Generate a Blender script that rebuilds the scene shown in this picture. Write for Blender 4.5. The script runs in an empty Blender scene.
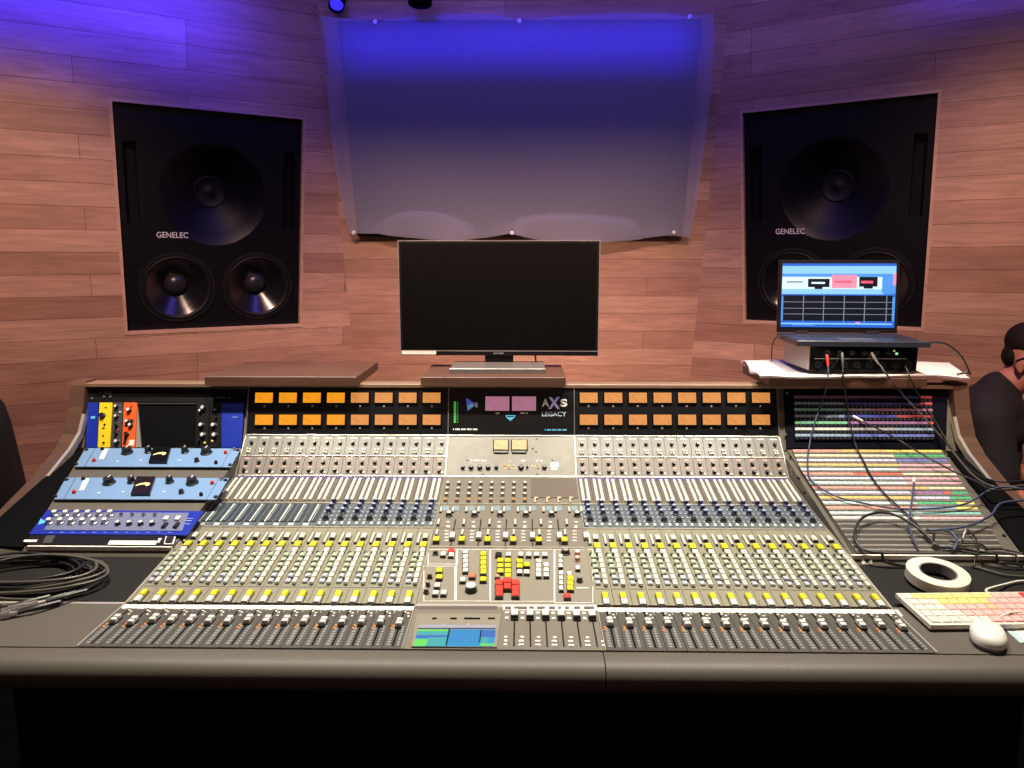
import bpy, math, random
from mathutils import Vector, Matrix
R = math.radians
C = bpy.context.scene.collection
rnd = random.Random(7)
# ------------------------------------------------------------------ camera
CAM = Vector((0.035, 0.0, 1.5)); F = 740.0; PITCH = R(9.5); YAW = R(0.858)
cd = bpy.data.cameras.new('camera'); cam = bpy.data.objects.new('camera', cd); C.objects.link(cam)
cam.location = CAM; cam.rotation_euler = (R(90) - PITCH, 0, YAW)
cd.sensor_width = 36; cd.lens = F / 1024 * 36; cd.clip_start = .02
bpy.context.scene.camera = cam
CM = cam.rotation_euler.to_matrix()

class Frame:
    """a flat frame in the place: origin o, axes a (right), b (up the face), n (out of the face)"""
    def __init__(s, o, a, b):
        s.o = Vector(o); s.a = Vector(a).normalized(); s.b = Vector(b).normalized(); s.n = s.a.cross(s.b).normalized()
    def M(s, a=0, b=0, h=0):
        m = Matrix((s.a, s.b, s.n)).transposed().to_4x4(); m.translation = s.p(a, b, h); return m
    def p(s, a=0, b=0, h=0): return s.o + s.a * a + s.b * b + s.n * h
    def at(s, u, v, h=0):
        """survey: where the sight line of photo point (u, v) meets this surface (raised by h), in the surface's own metres"""
        d = CM @ Vector(((u - 512) / F, -(v - 384) / F, -1))
        t = (s.o + s.n * h - CAM).dot(s.n) / d.dot(s.n)
        q = CAM + d * t - s.o
        return q.dot(s.a), q.dot(s.b)
    def lift(s, h): return Frame(s.p(0, 0, h), s.a, s.b)

# ------------------------------------------------------------------ materials
MATS = {}
def mat(name, col, rough=.5, metal=0, emit=0, ecol=None, coat=0, spec=.5, bump=None):
    if name in MATS: return MATS[name]
    m = bpy.data.materials.new(name); m.use_nodes = True
    nt = m.node_tree; b = nt.nodes['Principled BSDF']
    b.inputs['Base Color'].default_value = (*col, 1); b.inputs['Roughness'].default_value = rough
    b.inputs['Metallic'].default_value = metal; b.inputs['Coat Weight'].default_value = coat
    b.inputs['Specular IOR Level'].default_value = spec
    if emit:
        b.inputs['Emission Color'].default_value = (*(ecol or col), 1); b.inputs['Emission Strength'].default_value = emit
    # a little procedural wear in colour and gloss
    tc = nt.nodes.new('ShaderNodeTexCoord'); nz = nt.nodes.new('ShaderNodeTexNoise')
    nz.inputs['Scale'].default_value = 40 if not bump else bump[0]; nz.inputs['Detail'].default_value = 3
    nt.links.new(tc.outputs['Object'], nz.inputs['Vector'])
    mr = nt.nodes.new('ShaderNodeMapRange'); mr.inputs['To Min'].default_value = max(.03, rough - .06); mr.inputs['To Max'].default_value = min(1, rough + .06)
    nt.links.new(nz.outputs['Fac'], mr.inputs['Value']); nt.links.new(mr.outputs['Result'], b.inputs['Roughness'])
    if bump:
        bp = nt.nodes.new('ShaderNodeBump'); bp.inputs['Strength'].default_value = bump[1]; bp.inputs['Distance'].default_value = bump[2]
        nt.links.new(nz.outputs['Fac'], bp.inputs['Height']); nt.links.new(bp.outputs['Normal'], b.inputs['Normal'])
    MATS[name] = m; return m

def wood_mat(name, c1, c2, roww=.1, brick=True, rough=.42, grain=1.0):
    m = bpy.data.materials.new(name); m.use_nodes = True; nt = m.node_tree; N = nt.nodes.new; L = nt.links.new
    b = nt.nodes['Principled BSDF']; b.inputs['Roughness'].default_value = rough
    uv = N('ShaderNodeUVMap'); mp = N('ShaderNodeMapping'); L(uv.outputs['UV'], mp.inputs['Vector'])
    mp.inputs['Scale'].default_value = (2.2, 26, 1)
    n1 = N('ShaderNodeTexNoise'); n1.inputs['Scale'].default_value = 2.0; n1.inputs['Detail'].default_value = 6; n1.inputs['Distortion'].default_value = 1.1
    L(mp.outputs['Vector'], n1.inputs['Vector'])
    gr = N('ShaderNodeMapRange'); gr.inputs['From Min'].default_value = .3; gr.inputs['From Max'].default_value = .7
    gr.inputs['To Min'].default_value = 1 - .22 * grain; gr.inputs['To Max'].default_value = 1 + .12 * grain
    L(n1.outputs['Fac'], gr.inputs['Value'])
    mix = N('ShaderNodeMix'); mix.data_type = 'RGBA'; mix.blend_type = 'MULTIPLY'; mix.inputs['Factor'].default_value = 1
    if brick:
        br = N('ShaderNodeTexBrick'); L(uv.outputs['UV'], br.inputs['Vector'])
        br.inputs['Scale'].default_value = 1; br.inputs['Brick Width'].default_value = 1.15; br.inputs['Row Height'].default_value = roww
        br.inputs['Mortar Size'].default_value = .0011; br.inputs['Mortar Smooth'].default_value = .2; br.offset = .37; br.offset_frequency = 3
        br.inputs['Color1'].default_value = (*c1, 1); br.inputs['Color2'].default_value = (*c2, 1); br.inputs['Mortar'].default_value = (c2[0] * .35, c2[1] * .3, c2[2] * .3, 1)
        L(br.outputs['Color'], mix.inputs['A'])
        # broad patches and knots
        n2 = N('ShaderNodeTexNoise'); n2.inputs['Scale'].default_value = 1.7; n2.inputs['Detail'].default_value = 4
        mp2 = N('ShaderNodeMapping'); mp2.inputs['Scale'].default_value = (1, 3.2, 1); L(uv.outputs['UV'], mp2.inputs['Vector']); L(mp2.outputs['Vector'], n2.inputs['Vector'])
        g2 = N('ShaderNodeMapRange'); g2.inputs['From Min'].default_value = .3; g2.inputs['From Max'].default_value = .7; g2.inputs['To Min'].default_value = .84; g2.inputs['To Max'].default_value = 1.1
        L(n2.outputs['Fac'], g2.inputs['Value'])
        mm = N('ShaderNodeMath'); mm.operation = 'MULTIPLY'; L(gr.outputs['Result'], mm.inputs[0]); L(g2.outputs['Result'], mm.inputs[1])
        L(mm.outputs[0], mix.inputs['B'])
    else:
        mix.inputs['A'].default_value = (*c1, 1); L(gr.outputs['Result'], mix.inputs['B'])
    L(mix.outputs['Result'], b.inputs['Base Color']); MATS[name] = m; return m

M_wall = wood_mat('maple_planks', (.67, .415, .285), (.45, .25, .17), .098)
M_trimwood = wood_mat('maple_edge', (.66, .42, .29), (.6, .4, .3), brick=False)
M_walnut = wood_mat('walnut_board', (.125, .058, .038), (.2, .1, .06), brick=False, rough=.45)
M_walnutedge = wood_mat('walnut_cheek', (.115, .062, .042), (.2, .1, .06), brick=False, rough=.4)
M_blackwall = mat('dark_acoustic_cloth', (.018, .018, .02), .95, bump=(300, .3, .002))
M_floor = mat('dark_carpet', (.004, .004, .004), .95, spec=.02, bump=(500, .5, .003))
M_black = mat('black_paint', (.003, .003, .004), .7, spec=.06)
M_satin = mat('black_satin', (.006, .006, .008), .42, spec=.25)
M_gloss = mat('black_gloss', (.005, .005, .006), .2, spec=.35)
M_rubber = mat('black_rubber', (.008, .008, .008), .6, spec=.25)
M_leather = mat('grey_leather', (.098, .087, .074), .55, bump=(160, .15, .001))
M_tray = mat('black_tray_mat', (.011, .010, .009), .7, spec=.25, bump=(60, .2, .002))
M_beige = mat('beige_panel', (.235, .222, .165), .42)
M_taupe = mat('taupe_panel', (.125, .112, .09), .45)
M_fader = mat('dark_fader_panel', (.075, .070, .061), .45)
M_rose = mat('rose_panel', (.125, .098, .08), .45)
M_grey = mat('grey_panel', (.128, .125, .113), .42)
M_slate = mat('slate_blue_panel', (.105, .13, .15), .4)
M_slate2 = mat('pale_slate_line', (.42, .46, .48), .4)
M_rail = mat('brushed_rail', (.62, .58, .5), .3, .5)
M_white = mat('white_plastic', (.80, .78, .70), .45)
M_white2 = mat('bright_white_tape', (.85, .83, .77), .55)
M_ivory = mat('ivory_button', (.70, .68, .58), .45)
M_yellow = mat('yellow_plastic', (.70, .62, .02), .4)
M_red = mat('red_plastic', (.72, .05, .03), .4)
M_orange = mat('orange_plastic', (.75, .27, .05), .45)
M_pinkp = mat('rose_plastic', (.55, .28, .25), .45)
M_green = mat('pale_green_button', (.40, .47, .36), .5)
M_navy = mat('navy_knob', (.03, .035, .11), .35)
M_bluecap = mat('blue_grey_cap', (.35, .4, .6), .4)
M_knob = mat('black_knob', (.014, .013, .013), .35)
M_metal = mat('silver', (.62, .6, .58), .28, .9)
M_silver = mat('silver_cap', (.72, .72, .72), .4)
M_cbluep = mat('sky_blue_panel', (.19, .325, .56), .4)
M_royal = mat('royal_blue_panel', (.006, .026, .36), .38)
M_lime = mat('lime_panel', (.82, .60, .01), .45)
M_tanger = mat('red_orange_panel', (.80, .11, .015), .45)
M_inkw = mat('white_print', (.92, .92, .92), .6)
M_inkg = mat('grey_print', (.25, .275, .29), .6)
M_inkk = mat('black_print', (.006, .006, .006), .8, spec=.05)
M_cream = mat('cream_dial', (.38, .26, .11), .5, emit=.18, ecol=(1, .7, .3))
M_vu = mat('lit_orange_dial', (.08, .03, .01), .3, emit=1.0, ecol=(.93, .33, .012), coat=.3)
M_vupale = mat('lit_orange_dial_reflection', (.1, .05, .03), .3, emit=.8, ecol=(.84, .33, .075), coat=.3)  # orange dial paled by a reflection put into its colour
M_vubig = mat('lit_master_dial_reflection', (.1, .05, .1), .3, emit=.6, ecol=(.62, .24, .36), coat=.4)  # orange and the purple ceiling reflection mixed into one lilac
M_led_g = mat('green_led', (.05, .5, .05), .4, emit=.6, ecol=(.12, .8, .1))
M_led_y = mat('yellow_led', (.5, .4, .05), .4, emit=.8, ecol=(.9, .6, .1))
M_cyan = mat('cyan_print_glow', (.10, .42, .62), .5, emit=.25, ecol=(.1, .5, .8))  # print with a faint glow put into it
M_lbl = mat('blue_print_glow', (.08, .12, .55), .5, emit=.25, ecol=(.1, .15, .8))  # blue print, likewise glowing faintly by itself
M_paper = mat('white_paper', (.78, .72, .68), .85)
M_skin = mat('skin', (.46, .20, .13), .5)
M_hair = mat('dark_brown_hair', (.010, .007, .005), .7, spec=.2, bump=(140, .7, .004))
M_shirt = mat('charcoal_cotton', (.008, .008, .011), .9, bump=(200, .4, .002))
M_jeans = mat('dark_denim', (.02, .025, .045), .9)
M_cblue = mat('blue_cable', (.05, .062, .13), .4)
M_cgrey = mat('grey_cable', (.10, .092, .08), .3)
M_cblack = mat('black_cable', (.014, .014, .016), .4)

# ------------------------------------------------------------------ mesh builder
class MB:
    def __init__(s): s.v = []; s.f = []; s.mi = []; s.uv = None
    def add(s, vs, fs, mi=0):
        k = len(s.v); s.v += [Vector(p) for p in vs]
        for f in fs: s.f.append([k + i for i in f]); s.mi.append(mi)
    def box(s, x0, x1, y0, y1, z0, z1, M=None, mi=0, taper=0.0, ch=0.0):
        """box in frame M; taper shrinks the top; ch chamfers the top rim"""
        t = taper
        rings = [((x0, x1, y0, y1), z0)]
        if ch: rings += [((x0 + t, x1 - t, y0 + t, y1 - t), z1 - ch), ((x0 + t + ch, x1 - t - ch, y0 + t + ch, y1 - t - ch), z1)]
        else: rings += [((x0 + t, x1 - t, y0 + t, y1 - t), z1)]
        vs = []
        for (a, b, c, d), z in rings: vs += [(a, c, z), (b, c, z), (b, d, z), (a, d, z)]
        fs = [(3, 2, 1, 0)]; n = len(rings)
        for r in range(n - 1):
            for i in range(4): j = (i + 1) % 4; fs.append((r * 4 + i, r * 4 + j, r * 4 + 4 + j, r * 4 + 4 + i))
        k = (n - 1) * 4; fs.append((k, k + 1, k + 2, k + 3))
        s.add([M @ Vector(p) for p in vs] if M else vs, fs, mi)
        return s
    def quad(s, pts, h, fr, mi=0, base=0.0):
        """slab over four (a, b) corners of frame fr, from base to h"""
        vs = [fr.p(a, b, base) for a, b in pts] + [fr.p(a, b, h) for a, b in pts]
        n = len(pts)
        fs = [tuple(reversed(range(n))), tuple(range(n, 2 * n))] + [(i, (i + 1) % n, n + (i + 1) % n, n + i) for i in range(n)]
        s.add(vs, fs, mi); return s
    def lathe(s, prof, M=None, n=16, mi=0, close=True):
        """prof: list of (r, z) from bottom to top"""
        vs = []; fs = []
        for r, z in prof:
            for i in range(n): a = 2 * math.pi * i / n; vs.append((r * math.cos(a), r * math.sin(a), z))
        for k in range(len(prof) - 1):
            for i in range(n): j = (i + 1) % n; fs.append((k * n + i, k * n + j, k * n + n + j, k * n + n + i))
        if close:
            fs.append(tuple(reversed(range(n)))); k = (len(prof) - 1) * n; fs.append(tuple(range(k, k + n)))
        s.add([M @ Vector(p) for p in vs] if M else vs, fs, mi); return s
    def cyl(s, r, h, M=None, n=12, mi=0, top=None): return s.lathe([(r, 0), (top if top else r * .94, h)], M, n, mi)
    def tube(s, pts, r, n=7, mi=0, rr=None):
        pts = [Vector(p) for p in pts]; vs = []; fs = []; m = len(pts); up = Vector((0, 0, 1)); prev = None
        for i, p in enumerate(pts):
            t = (pts[min(i + 1, m - 1)] - pts[max(i - 1, 0)]).normalized()
            if prev is None:
                a = t.cross(up if abs(t.z) < .9 else Vector((1, 0, 0))).normalized()
            else: a = (prev - t * prev.dot(t)).normalized()
            prev = a; b = t.cross(a); q = rr[i] if rr else r
            for k in range(n): w = 2 * math.pi * k / n; vs.append(p + a * (q * math.cos(w)) + b * (q * math.sin(w)))
        for i in range(m - 1):
            for k in range(n): j = (k + 1) % n; fs.append((i * n + k, i * n + j, i * n + n + j, i * n + n + k))
        fs.append(tuple(reversed(range(n)))); fs.append(tuple(range((m - 1) * n, m * n)))
        s.add(vs, fs, mi); return s
    def prism(s, prof, x0, x1, mi=0):
        """profile [(y, z)] extruded along X"""
        n = len(prof); vs = [(x0, y, z) for y, z in prof] + [(x1, y, z) for y, z in prof]
        fs = [tuple(range(n)), tuple(reversed(range(n, 2 * n)))] + [((i + 1) % n, i, n + i, n + (i + 1) % n) for i in range(n)]
        s.add(vs, fs, mi); return s
    def ball(s, c, r, n=12, m=8, mi=0, M=None):
        c = Vector(c); r = Vector(r) if hasattr(r, '__len__') else Vector((r, r, r)); vs = []; fs = []
        for j in range(1, m):
            th = math.pi * j / m
            for i in range(n):
                a = 2 * math.pi * i / n; q = Vector((r.x * math.sin(th) * math.cos(a), r.y * math.sin(th) * math.sin(a), r.z * math.cos(th)))
                vs.append(c + (M @ q if M else q))
        top = len(vs); q = Vector((0, 0, r.z)); vs.append(c + (M @ q if M else q)); vs.append(c - (M @ q if M else q))
        for j in range(m - 2):
            for i in range(n): k = (i + 1) % n; fs.append((j * n + i, j * n + n + i, j * n + n + k, j * n + k))
        for i in range(n): k = (i + 1) % n; fs.append((top, i, k)); fs.append((top + 1, (m - 2) * n + k, (m - 2) * n + i))
        s.add(vs, fs, mi); return s
WORLD = {}
def build(name, mb, mats, parent=None, at=None, smooth=30, fix=True):
    """one linked mesh object; mb is in place coordinates, at is the object's own origin there"""
    if not isinstance(mats, (list, tuple)): mats = [mats]
    if at is None: at = Vector(WORLD[parent.name]) if parent else Vector((0, 0, 0))
    at = Vector(at)
    me = bpy.data.meshes.new(name)
    me.from_pydata([tuple(p - at) for p in mb.v], [], mb.f)
    if max(mb.mi) >= len(mats): mats = list(mats) + [M_knob]
    for m in mats: me.materials.append(m)
    me.polygons.foreach_set('material_index', mb.mi)
    if fix:
        import bmesh
        b = bmesh.new(); b.from_mesh(me); bmesh.ops.recalc_face_normals(b, faces=b.faces); b.to_mesh(me); b.free()
    uvl = me.uv_layers.new(name='UVMap')
    for p in me.polygons:
        nn = p.normal; ax = max(range(3), key=lambda k: abs(nn[k]))
        for li in p.loop_indices:
            co = me.vertices[me.loops[li].vertex_index].co
            if mb.uv: uvl.data[li].uv = mb.uv(co + at)
            else: uvl.data[li].uv = ((co.y, co.z) if ax == 0 else (co.x, co.z) if ax == 1 else (co.x, co.y))
    if smooth:
        me.polygons.foreach_set('use_smooth', [True] * len(me.polygons)); me.set_sharp_from_angle(angle=R(smooth))
    me.update()
    o = bpy.data.objects.new(name, me); C.objects.link(o)
    if parent: o.parent = parent; o.location = at - Vector(WORLD[parent.name])
    else: o.location = at
    WORLD[o.name] = at
    return o
def thing(name, at, label, cat, group=None):
    o = bpy.data.objects.new(name, None); C.objects.link(o); o.location = at; o.empty_display_size = .05
    WORLD[o.name] = Vector(at); return tag(o, label, cat, group)
def tag(o, label, cat, group=None):
    o['label'] = label; o['category'] = cat
    if group: o['group'] = group
    return o
def struct(o): o['kind'] = 'structure'; return o
def dup(o, off, parent=None):
    c = o.copy(); C.objects.link(c); c.location = o.location + Vector(off)
    WORLD[c.name] = Vector(WORLD[o.name]) + Vector(off)
    for ch in list(o.children): _sub(ch, c)
    return c
def _sub(ch, par):
    d = ch.copy(); C.objects.link(d); d.parent = par; WORLD[d.name] = WORLD[ch.name]
    for g in list(ch.children): _sub(g, d)
    return d
def text(name, s, fr, a0, a1, b0, b1, m, parent, h=.0006, font_w=None):
    """lettering fitted to the box a0..a1, b0..b1 of frame fr"""
    cu = bpy.data.curves.new(name, 'FONT'); cu.body = s; cu.extrude = 0; cu.offset = font_w or 0
    t = bpy.data.objects.new(name, cu); C.objects.link(t); bpy.context.view_layer.update()
    me = bpy.data.meshes.new_from_object(t.evaluated_get(bpy.context.evaluated_depsgraph_get()))
    bpy.data.objects.remove(t)
    xs = [v.co.x for v in me.vertices]; ys = [v.co.y for v in me.vertices]
    x0, x1, y0, y1 = min(xs), max(xs), min(ys), max(ys)
    mb = MB()
    mb.add([fr.p(a0 + (v.co.x - x0) / (x1 - x0) * (a1 - a0), b0 + (v.co.y - y0) / (y1 - y0) * (b1 - b0), h) for v in me.vertices], [tuple(p.vertices) for p in me.polygons])
    bpy.data.meshes.remove(me)
    return build(name, mb, m, parent, smooth=0, fix=False)
def spline(pts, n=8):
    pts = [Vector(p) for p in pts]; out = []
    for i in range(len(pts) - 1):
        p0 = pts[max(i - 1, 0)]; p1 = pts[i]; p2 = pts[i + 1]; p3 = pts[min(i + 2, len(pts) - 1)]
        for k in range(n):
            t = k / n
            out.append(.5 * ((2 * p1) + (p2 - p0) * t + (2 * p0 - 5 * p1 + 4 * p2 - p3) * t * t + (3 * p1 - p0 - 3 * p2 + p3) * t ** 3))
    out.append(pts[-1]); return out

# ------------------------------------------------------------------ the room
ZC = 2.95
cth, sth = math.cos(R(32)), math.sin(R(32)); LEAN = R(13); CLEAN = math.atan(math.tan(LEAN) / cth)
def wing(sg):
    n = Vector((-sg * sth, -cth, 0)); a = Vector((cth, -sg * sth, 0))
    b = Vector((0, 0, 1)) * math.cos(LEAN) + n * math.sin(LEAN)
    return Frame((1.440 if sg > 0 else -1.388, 3.48, 1.682 if sg > 0 else 1.660), a, b)
FW = {-1: wing(-1), 1: wing(1)}
FC = Frame((0, 3.79, 1.674), (1, 0, 0), Vector((0, -math.sin(CLEAN), math.cos(CLEAN))))
SW, SH = .787, 1.0         # speaker opening
XS = 2.75                  # side walls
def plane_z(fr, x, z):     # y of frame plane at x, z
    d = Vector((0, 1, 0)); return (fr.o - Vector((x, 0, z))).dot(fr.n) / d.dot(fr.n)
def corner_x(sg, z):
    yc = plane_z(FC, 0, z); fr = FW[sg]; return fr.o.x + ((fr.o - Vector((fr.o.x, yc, z))).dot(fr.n)) / fr.n.x
for sg, nm in ((-1, 'wall_front_left'), (1, 'wall_front_right')):
    fr = FW[sg]; mb = MB()
    def ab(x, z):
        q = Vector((x, plane_z(fr, x, z), z)) - fr.o; return q.dot(fr.a), q.dot(fr.b)
    o4 = [ab(corner_x(sg, 0), 0), ab(sg * XS, 0), ab(sg * XS, ZC), ab(corner_x(sg, ZC), ZC)]
    if sg > 0: outer = [o4[0], o4[1], o4[2], o4[3]]
    else: outer = [o4[1], o4[0], o4[3], o4[2]]
    hw, hh = SW / 2 + .012, SH / 2 + .012
    inner = [(-hw, -hh), (hw, -hh), (hw, hh), (-hw, hh)]
    vs = [fr.p(*q) for q in outer] + [fr.p(*q) for q in inner] + [fr.p(q[0], q[1], -.15) for q in inner]
    fs = [(i, (i + 1) % 4, 4 + (i + 1) % 4, 4 + i) for i in range(4)] + [(4 + i, 4 + (i + 1) % 4, 8 + (i + 1) % 4, 8 + i) for i in range(4)]
    mb.add(vs, fs); mb.uv = lambda co, fr=fr: ((co - fr.o).dot(fr.a) + 3 * sg + 10, (co - fr.o).dot(fr.b) + 5.03)
    struct(build(nm, mb, M_wall, smooth=0, fix=False))
mb = MB()
mb.add([(corner_x(-1, 0), plane_z(FC, 0, 0), 0), (corner_x(1, 0), plane_z(FC, 0, 0), 0), (corner_x(1, ZC), plane_z(FC, 0, ZC), ZC), (corner_x(-1, ZC), plane_z(FC, 0, ZC), ZC)], [(0, 1, 2, 3)])
mb.uv = lambda co: ((co - FC.o).dot(FC.a) + 10.4, (co - FC.o).dot(FC.b) + 5.075)
struct(build('wall_front', mb, M_wall, smooth=0, fix=False))
YB = -2.6
for sg, nm in ((-1, 'wall_left'), (1, 'wall_right')):
    y1 = plane_z(FW[sg], sg * XS, 0); y2 = plane_z(FW[sg], sg * XS, ZC); mb = MB()
    mb.add([(sg * XS, YB, 0), (sg * XS, y1, 0), (sg * XS, y2, ZC), (sg * XS, YB, ZC)], [(0, 1, 2, 3)])
    struct(build(nm, mb, M_blackwall, smooth=0, fix=False))
mb = MB(); mb.add([(-XS, YB, 0), (XS, YB, 0), (XS, YB, ZC), (-XS, YB, ZC)], [(0, 1, 2, 3)]); struct(build('wall_back', mb, M_blackwall, smooth=0, fix=False))
mb = MB(); mb.add([(-XS, YB, 0), (XS, YB, 0), (XS, 4.4, 0), (-XS, 4.4, 0)], [(0, 1, 2, 3)]); struct(build('floor', mb, M_floor, smooth=0, fix=False))
mb = MB(); mb.add([(-XS, YB, ZC), (XS, YB, ZC), (XS, 4.0, ZC), (-XS, 4.0, ZC)], [(0, 1, 2, 3)]); struct(build('ceiling', mb, M_blackwall, smooth=0, fix=False))

# ------------------------------------------------------------------ main loudspeakers
def speaker(sg, label):
    fr = FW[sg].lift(-.022); t = thing('studio_loudspeaker', fr.p(0, -SH / 2), label, 'loudspeaker', 'flush mounted main loudspeakers')
    hx, hy = SW / 2, SH / 2
    WY = -.30; WX = (-.172, .192); WR = .170; HY = .13; HR = .23
    # baffle as a grid with real round openings
    mb = MB(); n = 48
    def panel(x0, x1, y0, y1, c, r):
        cx, cy = c; ring = []; outer = []
        for i in range(n):
            a = 2 * math.pi * (i + .5) / n; ring.append((cx + r * math.cos(a), cy + r * math.sin(a)))
            dx, dy = math.cos(a), math.sin(a)
            k = min(((x1 - cx) / dx) if dx > 0 else ((x0 - cx) / dx), ((y1 - cy) / dy) if dy > 0 else ((y0 - cy) / dy)); outer.append([cx + dx * k, cy + dy * k])
        for cxn, cyn in ((x0, y0), (x1, y0), (x0, y1), (x1, y1)):   # snap nearest to the corners
            j = min(range(n), key=lambda i: (outer[i][0] - cxn) ** 2 + (outer[i][1] - cyn) ** 2); outer[j] = [cxn, cyn]
        vs = [fr.p(*q) for q in ring] + [fr.p(*q) for q in outer]
        mb.add(vs, [(i, n + i, n + (i + 1) % n, (i + 1) % n) for i in range(n)])
    mid = (WX[0] + WX[1]) / 2; split = -.125
    panel(-hx, mid, -hy, split, (WX[0], WY), WR); panel(mid, hx, -hy, split, (WX[1], WY), WR)
    sx = .285
    panel(-sx, sx, split, hy, (0, HY), HR)
    for s in (-1, 1):   # cheeks with the port slots
        x0, x1 = sorted((s * sx, s * hx)); q0, q1 = (x0 + x1) / 2 - .026, (x0 + x1) / 2 + .026
        for a, b, c, d in ((x0, q0, split, hy), (q1, x1, split, hy), (q0, q1, split, -.005), (q0, q1, .345, hy)):
            mb.add([fr.p(a, c), fr.p(b, c), fr.p(b, d), fr.p(a, d)], [(0, 1, 2, 3)])
        pb = [(q0, -.005), (q1, -.005), (q1, .345), (q0, .345)]
        mb.add([fr.p(*q) for q in pb] + [fr.p(q[0], q[1], -.06) for q in pb], [(0, 1, 5, 4), (1, 2, 6, 5), (2, 3, 7, 6), (3, 0, 4, 7), (4, 5, 6, 7)])
    # cabinet sides and back
    co = [(-hx, -hy), (hx, -hy), (hx, hy), (-hx, hy)]
    mb.add([fr.p(*q) for q in co] + [fr.p(q[0], q[1], -.30) for q in co], [(0, 1, 5, 4), (1, 2, 6, 5), (2, 3, 7, 6), (3, 0, 4, 7), (4, 5, 6, 7)])
    build('cabinet', mb, M_satin, t, smooth=0, fix=False)
    # waveguide: shallow dish running into the compression drivers
    hn = build('waveguide', MB().lathe([(HR, 0), (HR * .93, -.008), (.19, -.03), (.145, -.062), (.10, -.095), (.075, -.115)], fr.M(0, HY), 56, close=False), mat('waveguide_black', (.004, .004, .008), .45, spec=.22), t, smooth=60, fix=False)
    build('midrange_cone', MB().lathe([(.075, -.115), (.068, -.108), (.062, -.113), (.03, -.125), (.022, -.120), (.010, -.114), (.0005, -.113)], fr.M(0, HY), 40, close=False), M_rubber, hn, smooth=60, fix=False)
    for x in WX:
        w = build('woofer', MB().lathe([(WR, -.002), (WR - .004, .006), (WR - .016, .006), (WR - .018, 0), (WR - .026, .007), (WR - .036, 0)], fr.M(x, WY), 56, close=False), M_rubber, t, smooth=40, fix=False)
        build('cone', MB().lathe([(WR - .036, 0), (.05, -.062)], fr.M(x, WY), 56, close=False), mat('glossy_cone', (.008, .008, .011), .2), w, smooth=60, fix=False)
        build('dust_cap', MB().lathe([(.052, -.062), (.046, -.046), (.034, -.036), (.018, -.030), (.0005, -.028)], fr.M(x, WY), 40, close=False), mat('dust_cap', (.02, .02, .024), .3), w, smooth=60, fix=False)
    text('maker_name', 'GENELEC', fr, -.250, -.118, -.066, -.040, mat('pale_print', (.8, .8, .8), .5), t, .001, .006)
    # light wood lining of the opening
    k = 1 if sg < 0 else 2
    tb = MB(); w = FW[sg]; e = .012
    for a, b, c, d in ((-hx - e, hx + e, hy, hy + e), (-hx - e, hx + e, -hy - e, -hy), (-hx - e, -hx, -hy, hy), (hx, hx + e, -hy, hy)):
        tb.box(a, b, c, d, -.14, .004, w.M())
    struct(build('trim_%d' % k, tb, M_trimwood, smooth=0))
speaker(-1, 'large black loudspeaker set flush in the wood wall, two woofers fully in view')
speaker(1, 'large black loudspeaker set flush in the wood wall, partly hidden behind the laptop')

# ------------------------------------------------------------------ covered wall screen and cloth
uv0 = FC.at(350, 21); uv1 = FC.at(690, 21); uv2 = FC.at(520, 234)
xa, xb, yt, yb = FC.at(350, 130)[0], FC.at(690, 130)[0], uv0[1], uv2[1]
t = thing('wall_screen', FC.p((xa + xb) / 2, yb), 'large dark flat screen on the wall seen through the pale cloth', 'screen')
build('screen_body', MB().box(xa, xb, yb, yt, .008, .05, FC.M(), ch=.006), M_black, t)
build('display', MB().box(xa + .012, xb - .012, yb + .012, yt - .012, .05, .0515, FC.M()), mat('grey_blank_screen', (.045, .05, .055), .35), t, smooth=0)
build('wall_bracket', MB().box(-.15, .15, (yb + yt) / 2 - .1, (yb + yt) / 2 + .1, 0, .008, FC.M()), M_black, t, smooth=0)
def bez(pts, t):
    k = t * (len(pts) - 1); i = min(int(k), len(pts) - 2); f = k - i; f = f * f * (3 - 2 * f) * .4 + f * .6
    return (pts[i][0] * (1 - f) + pts[i + 1][0] * f, pts[i][1] * (1 - f) + pts[i + 1][1] * f)
Lp = [FC.at(*q, .06) for q in ((321, 16), (327, 45), (329, 90), (331, 130), (336, 170), (343, 205), (350, 233))]
Rp = [FC.at(*q, .06) for q in ((713, 13), (713, 45), (711, 90), (706, 130), (701, 165), (696, 205), (690, 237))]
Tp = [FC.at(*q, .06) for q in ((321, 16), (352, 19), (376, 22), (415, 16), (470, 13), (495, 14), (519, 21), (560, 16), (620, 13), (665, 13), (690, 17), (713, 13))]
Bp = [FC.at(*q, .06) for q in ((350, 233), (378, 233), (410, 236), (450, 239), (485, 238), (512, 233), (540, 239), (590, 241), (635, 239), (665, 235), (690, 237))]
nu, nv = 150, 120; mb = MB(); vs = []
P00, P10, P01, P11 = Lp[-1], Rp[-1], Lp[0], Rp[0]
def arc_bump(x, y, cx, cy, rx, ry, w):   # crest along the upper half of an ellipse
    dx, dy = (x - cx) / rx, (y - cy) / ry; r = math.hypot(dx, dy)
    return math.exp(-((r - 1) / w) ** 2) * max(0, min(1, 1.4 * (dy + .15))) if dy > -.2 else 0
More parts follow.
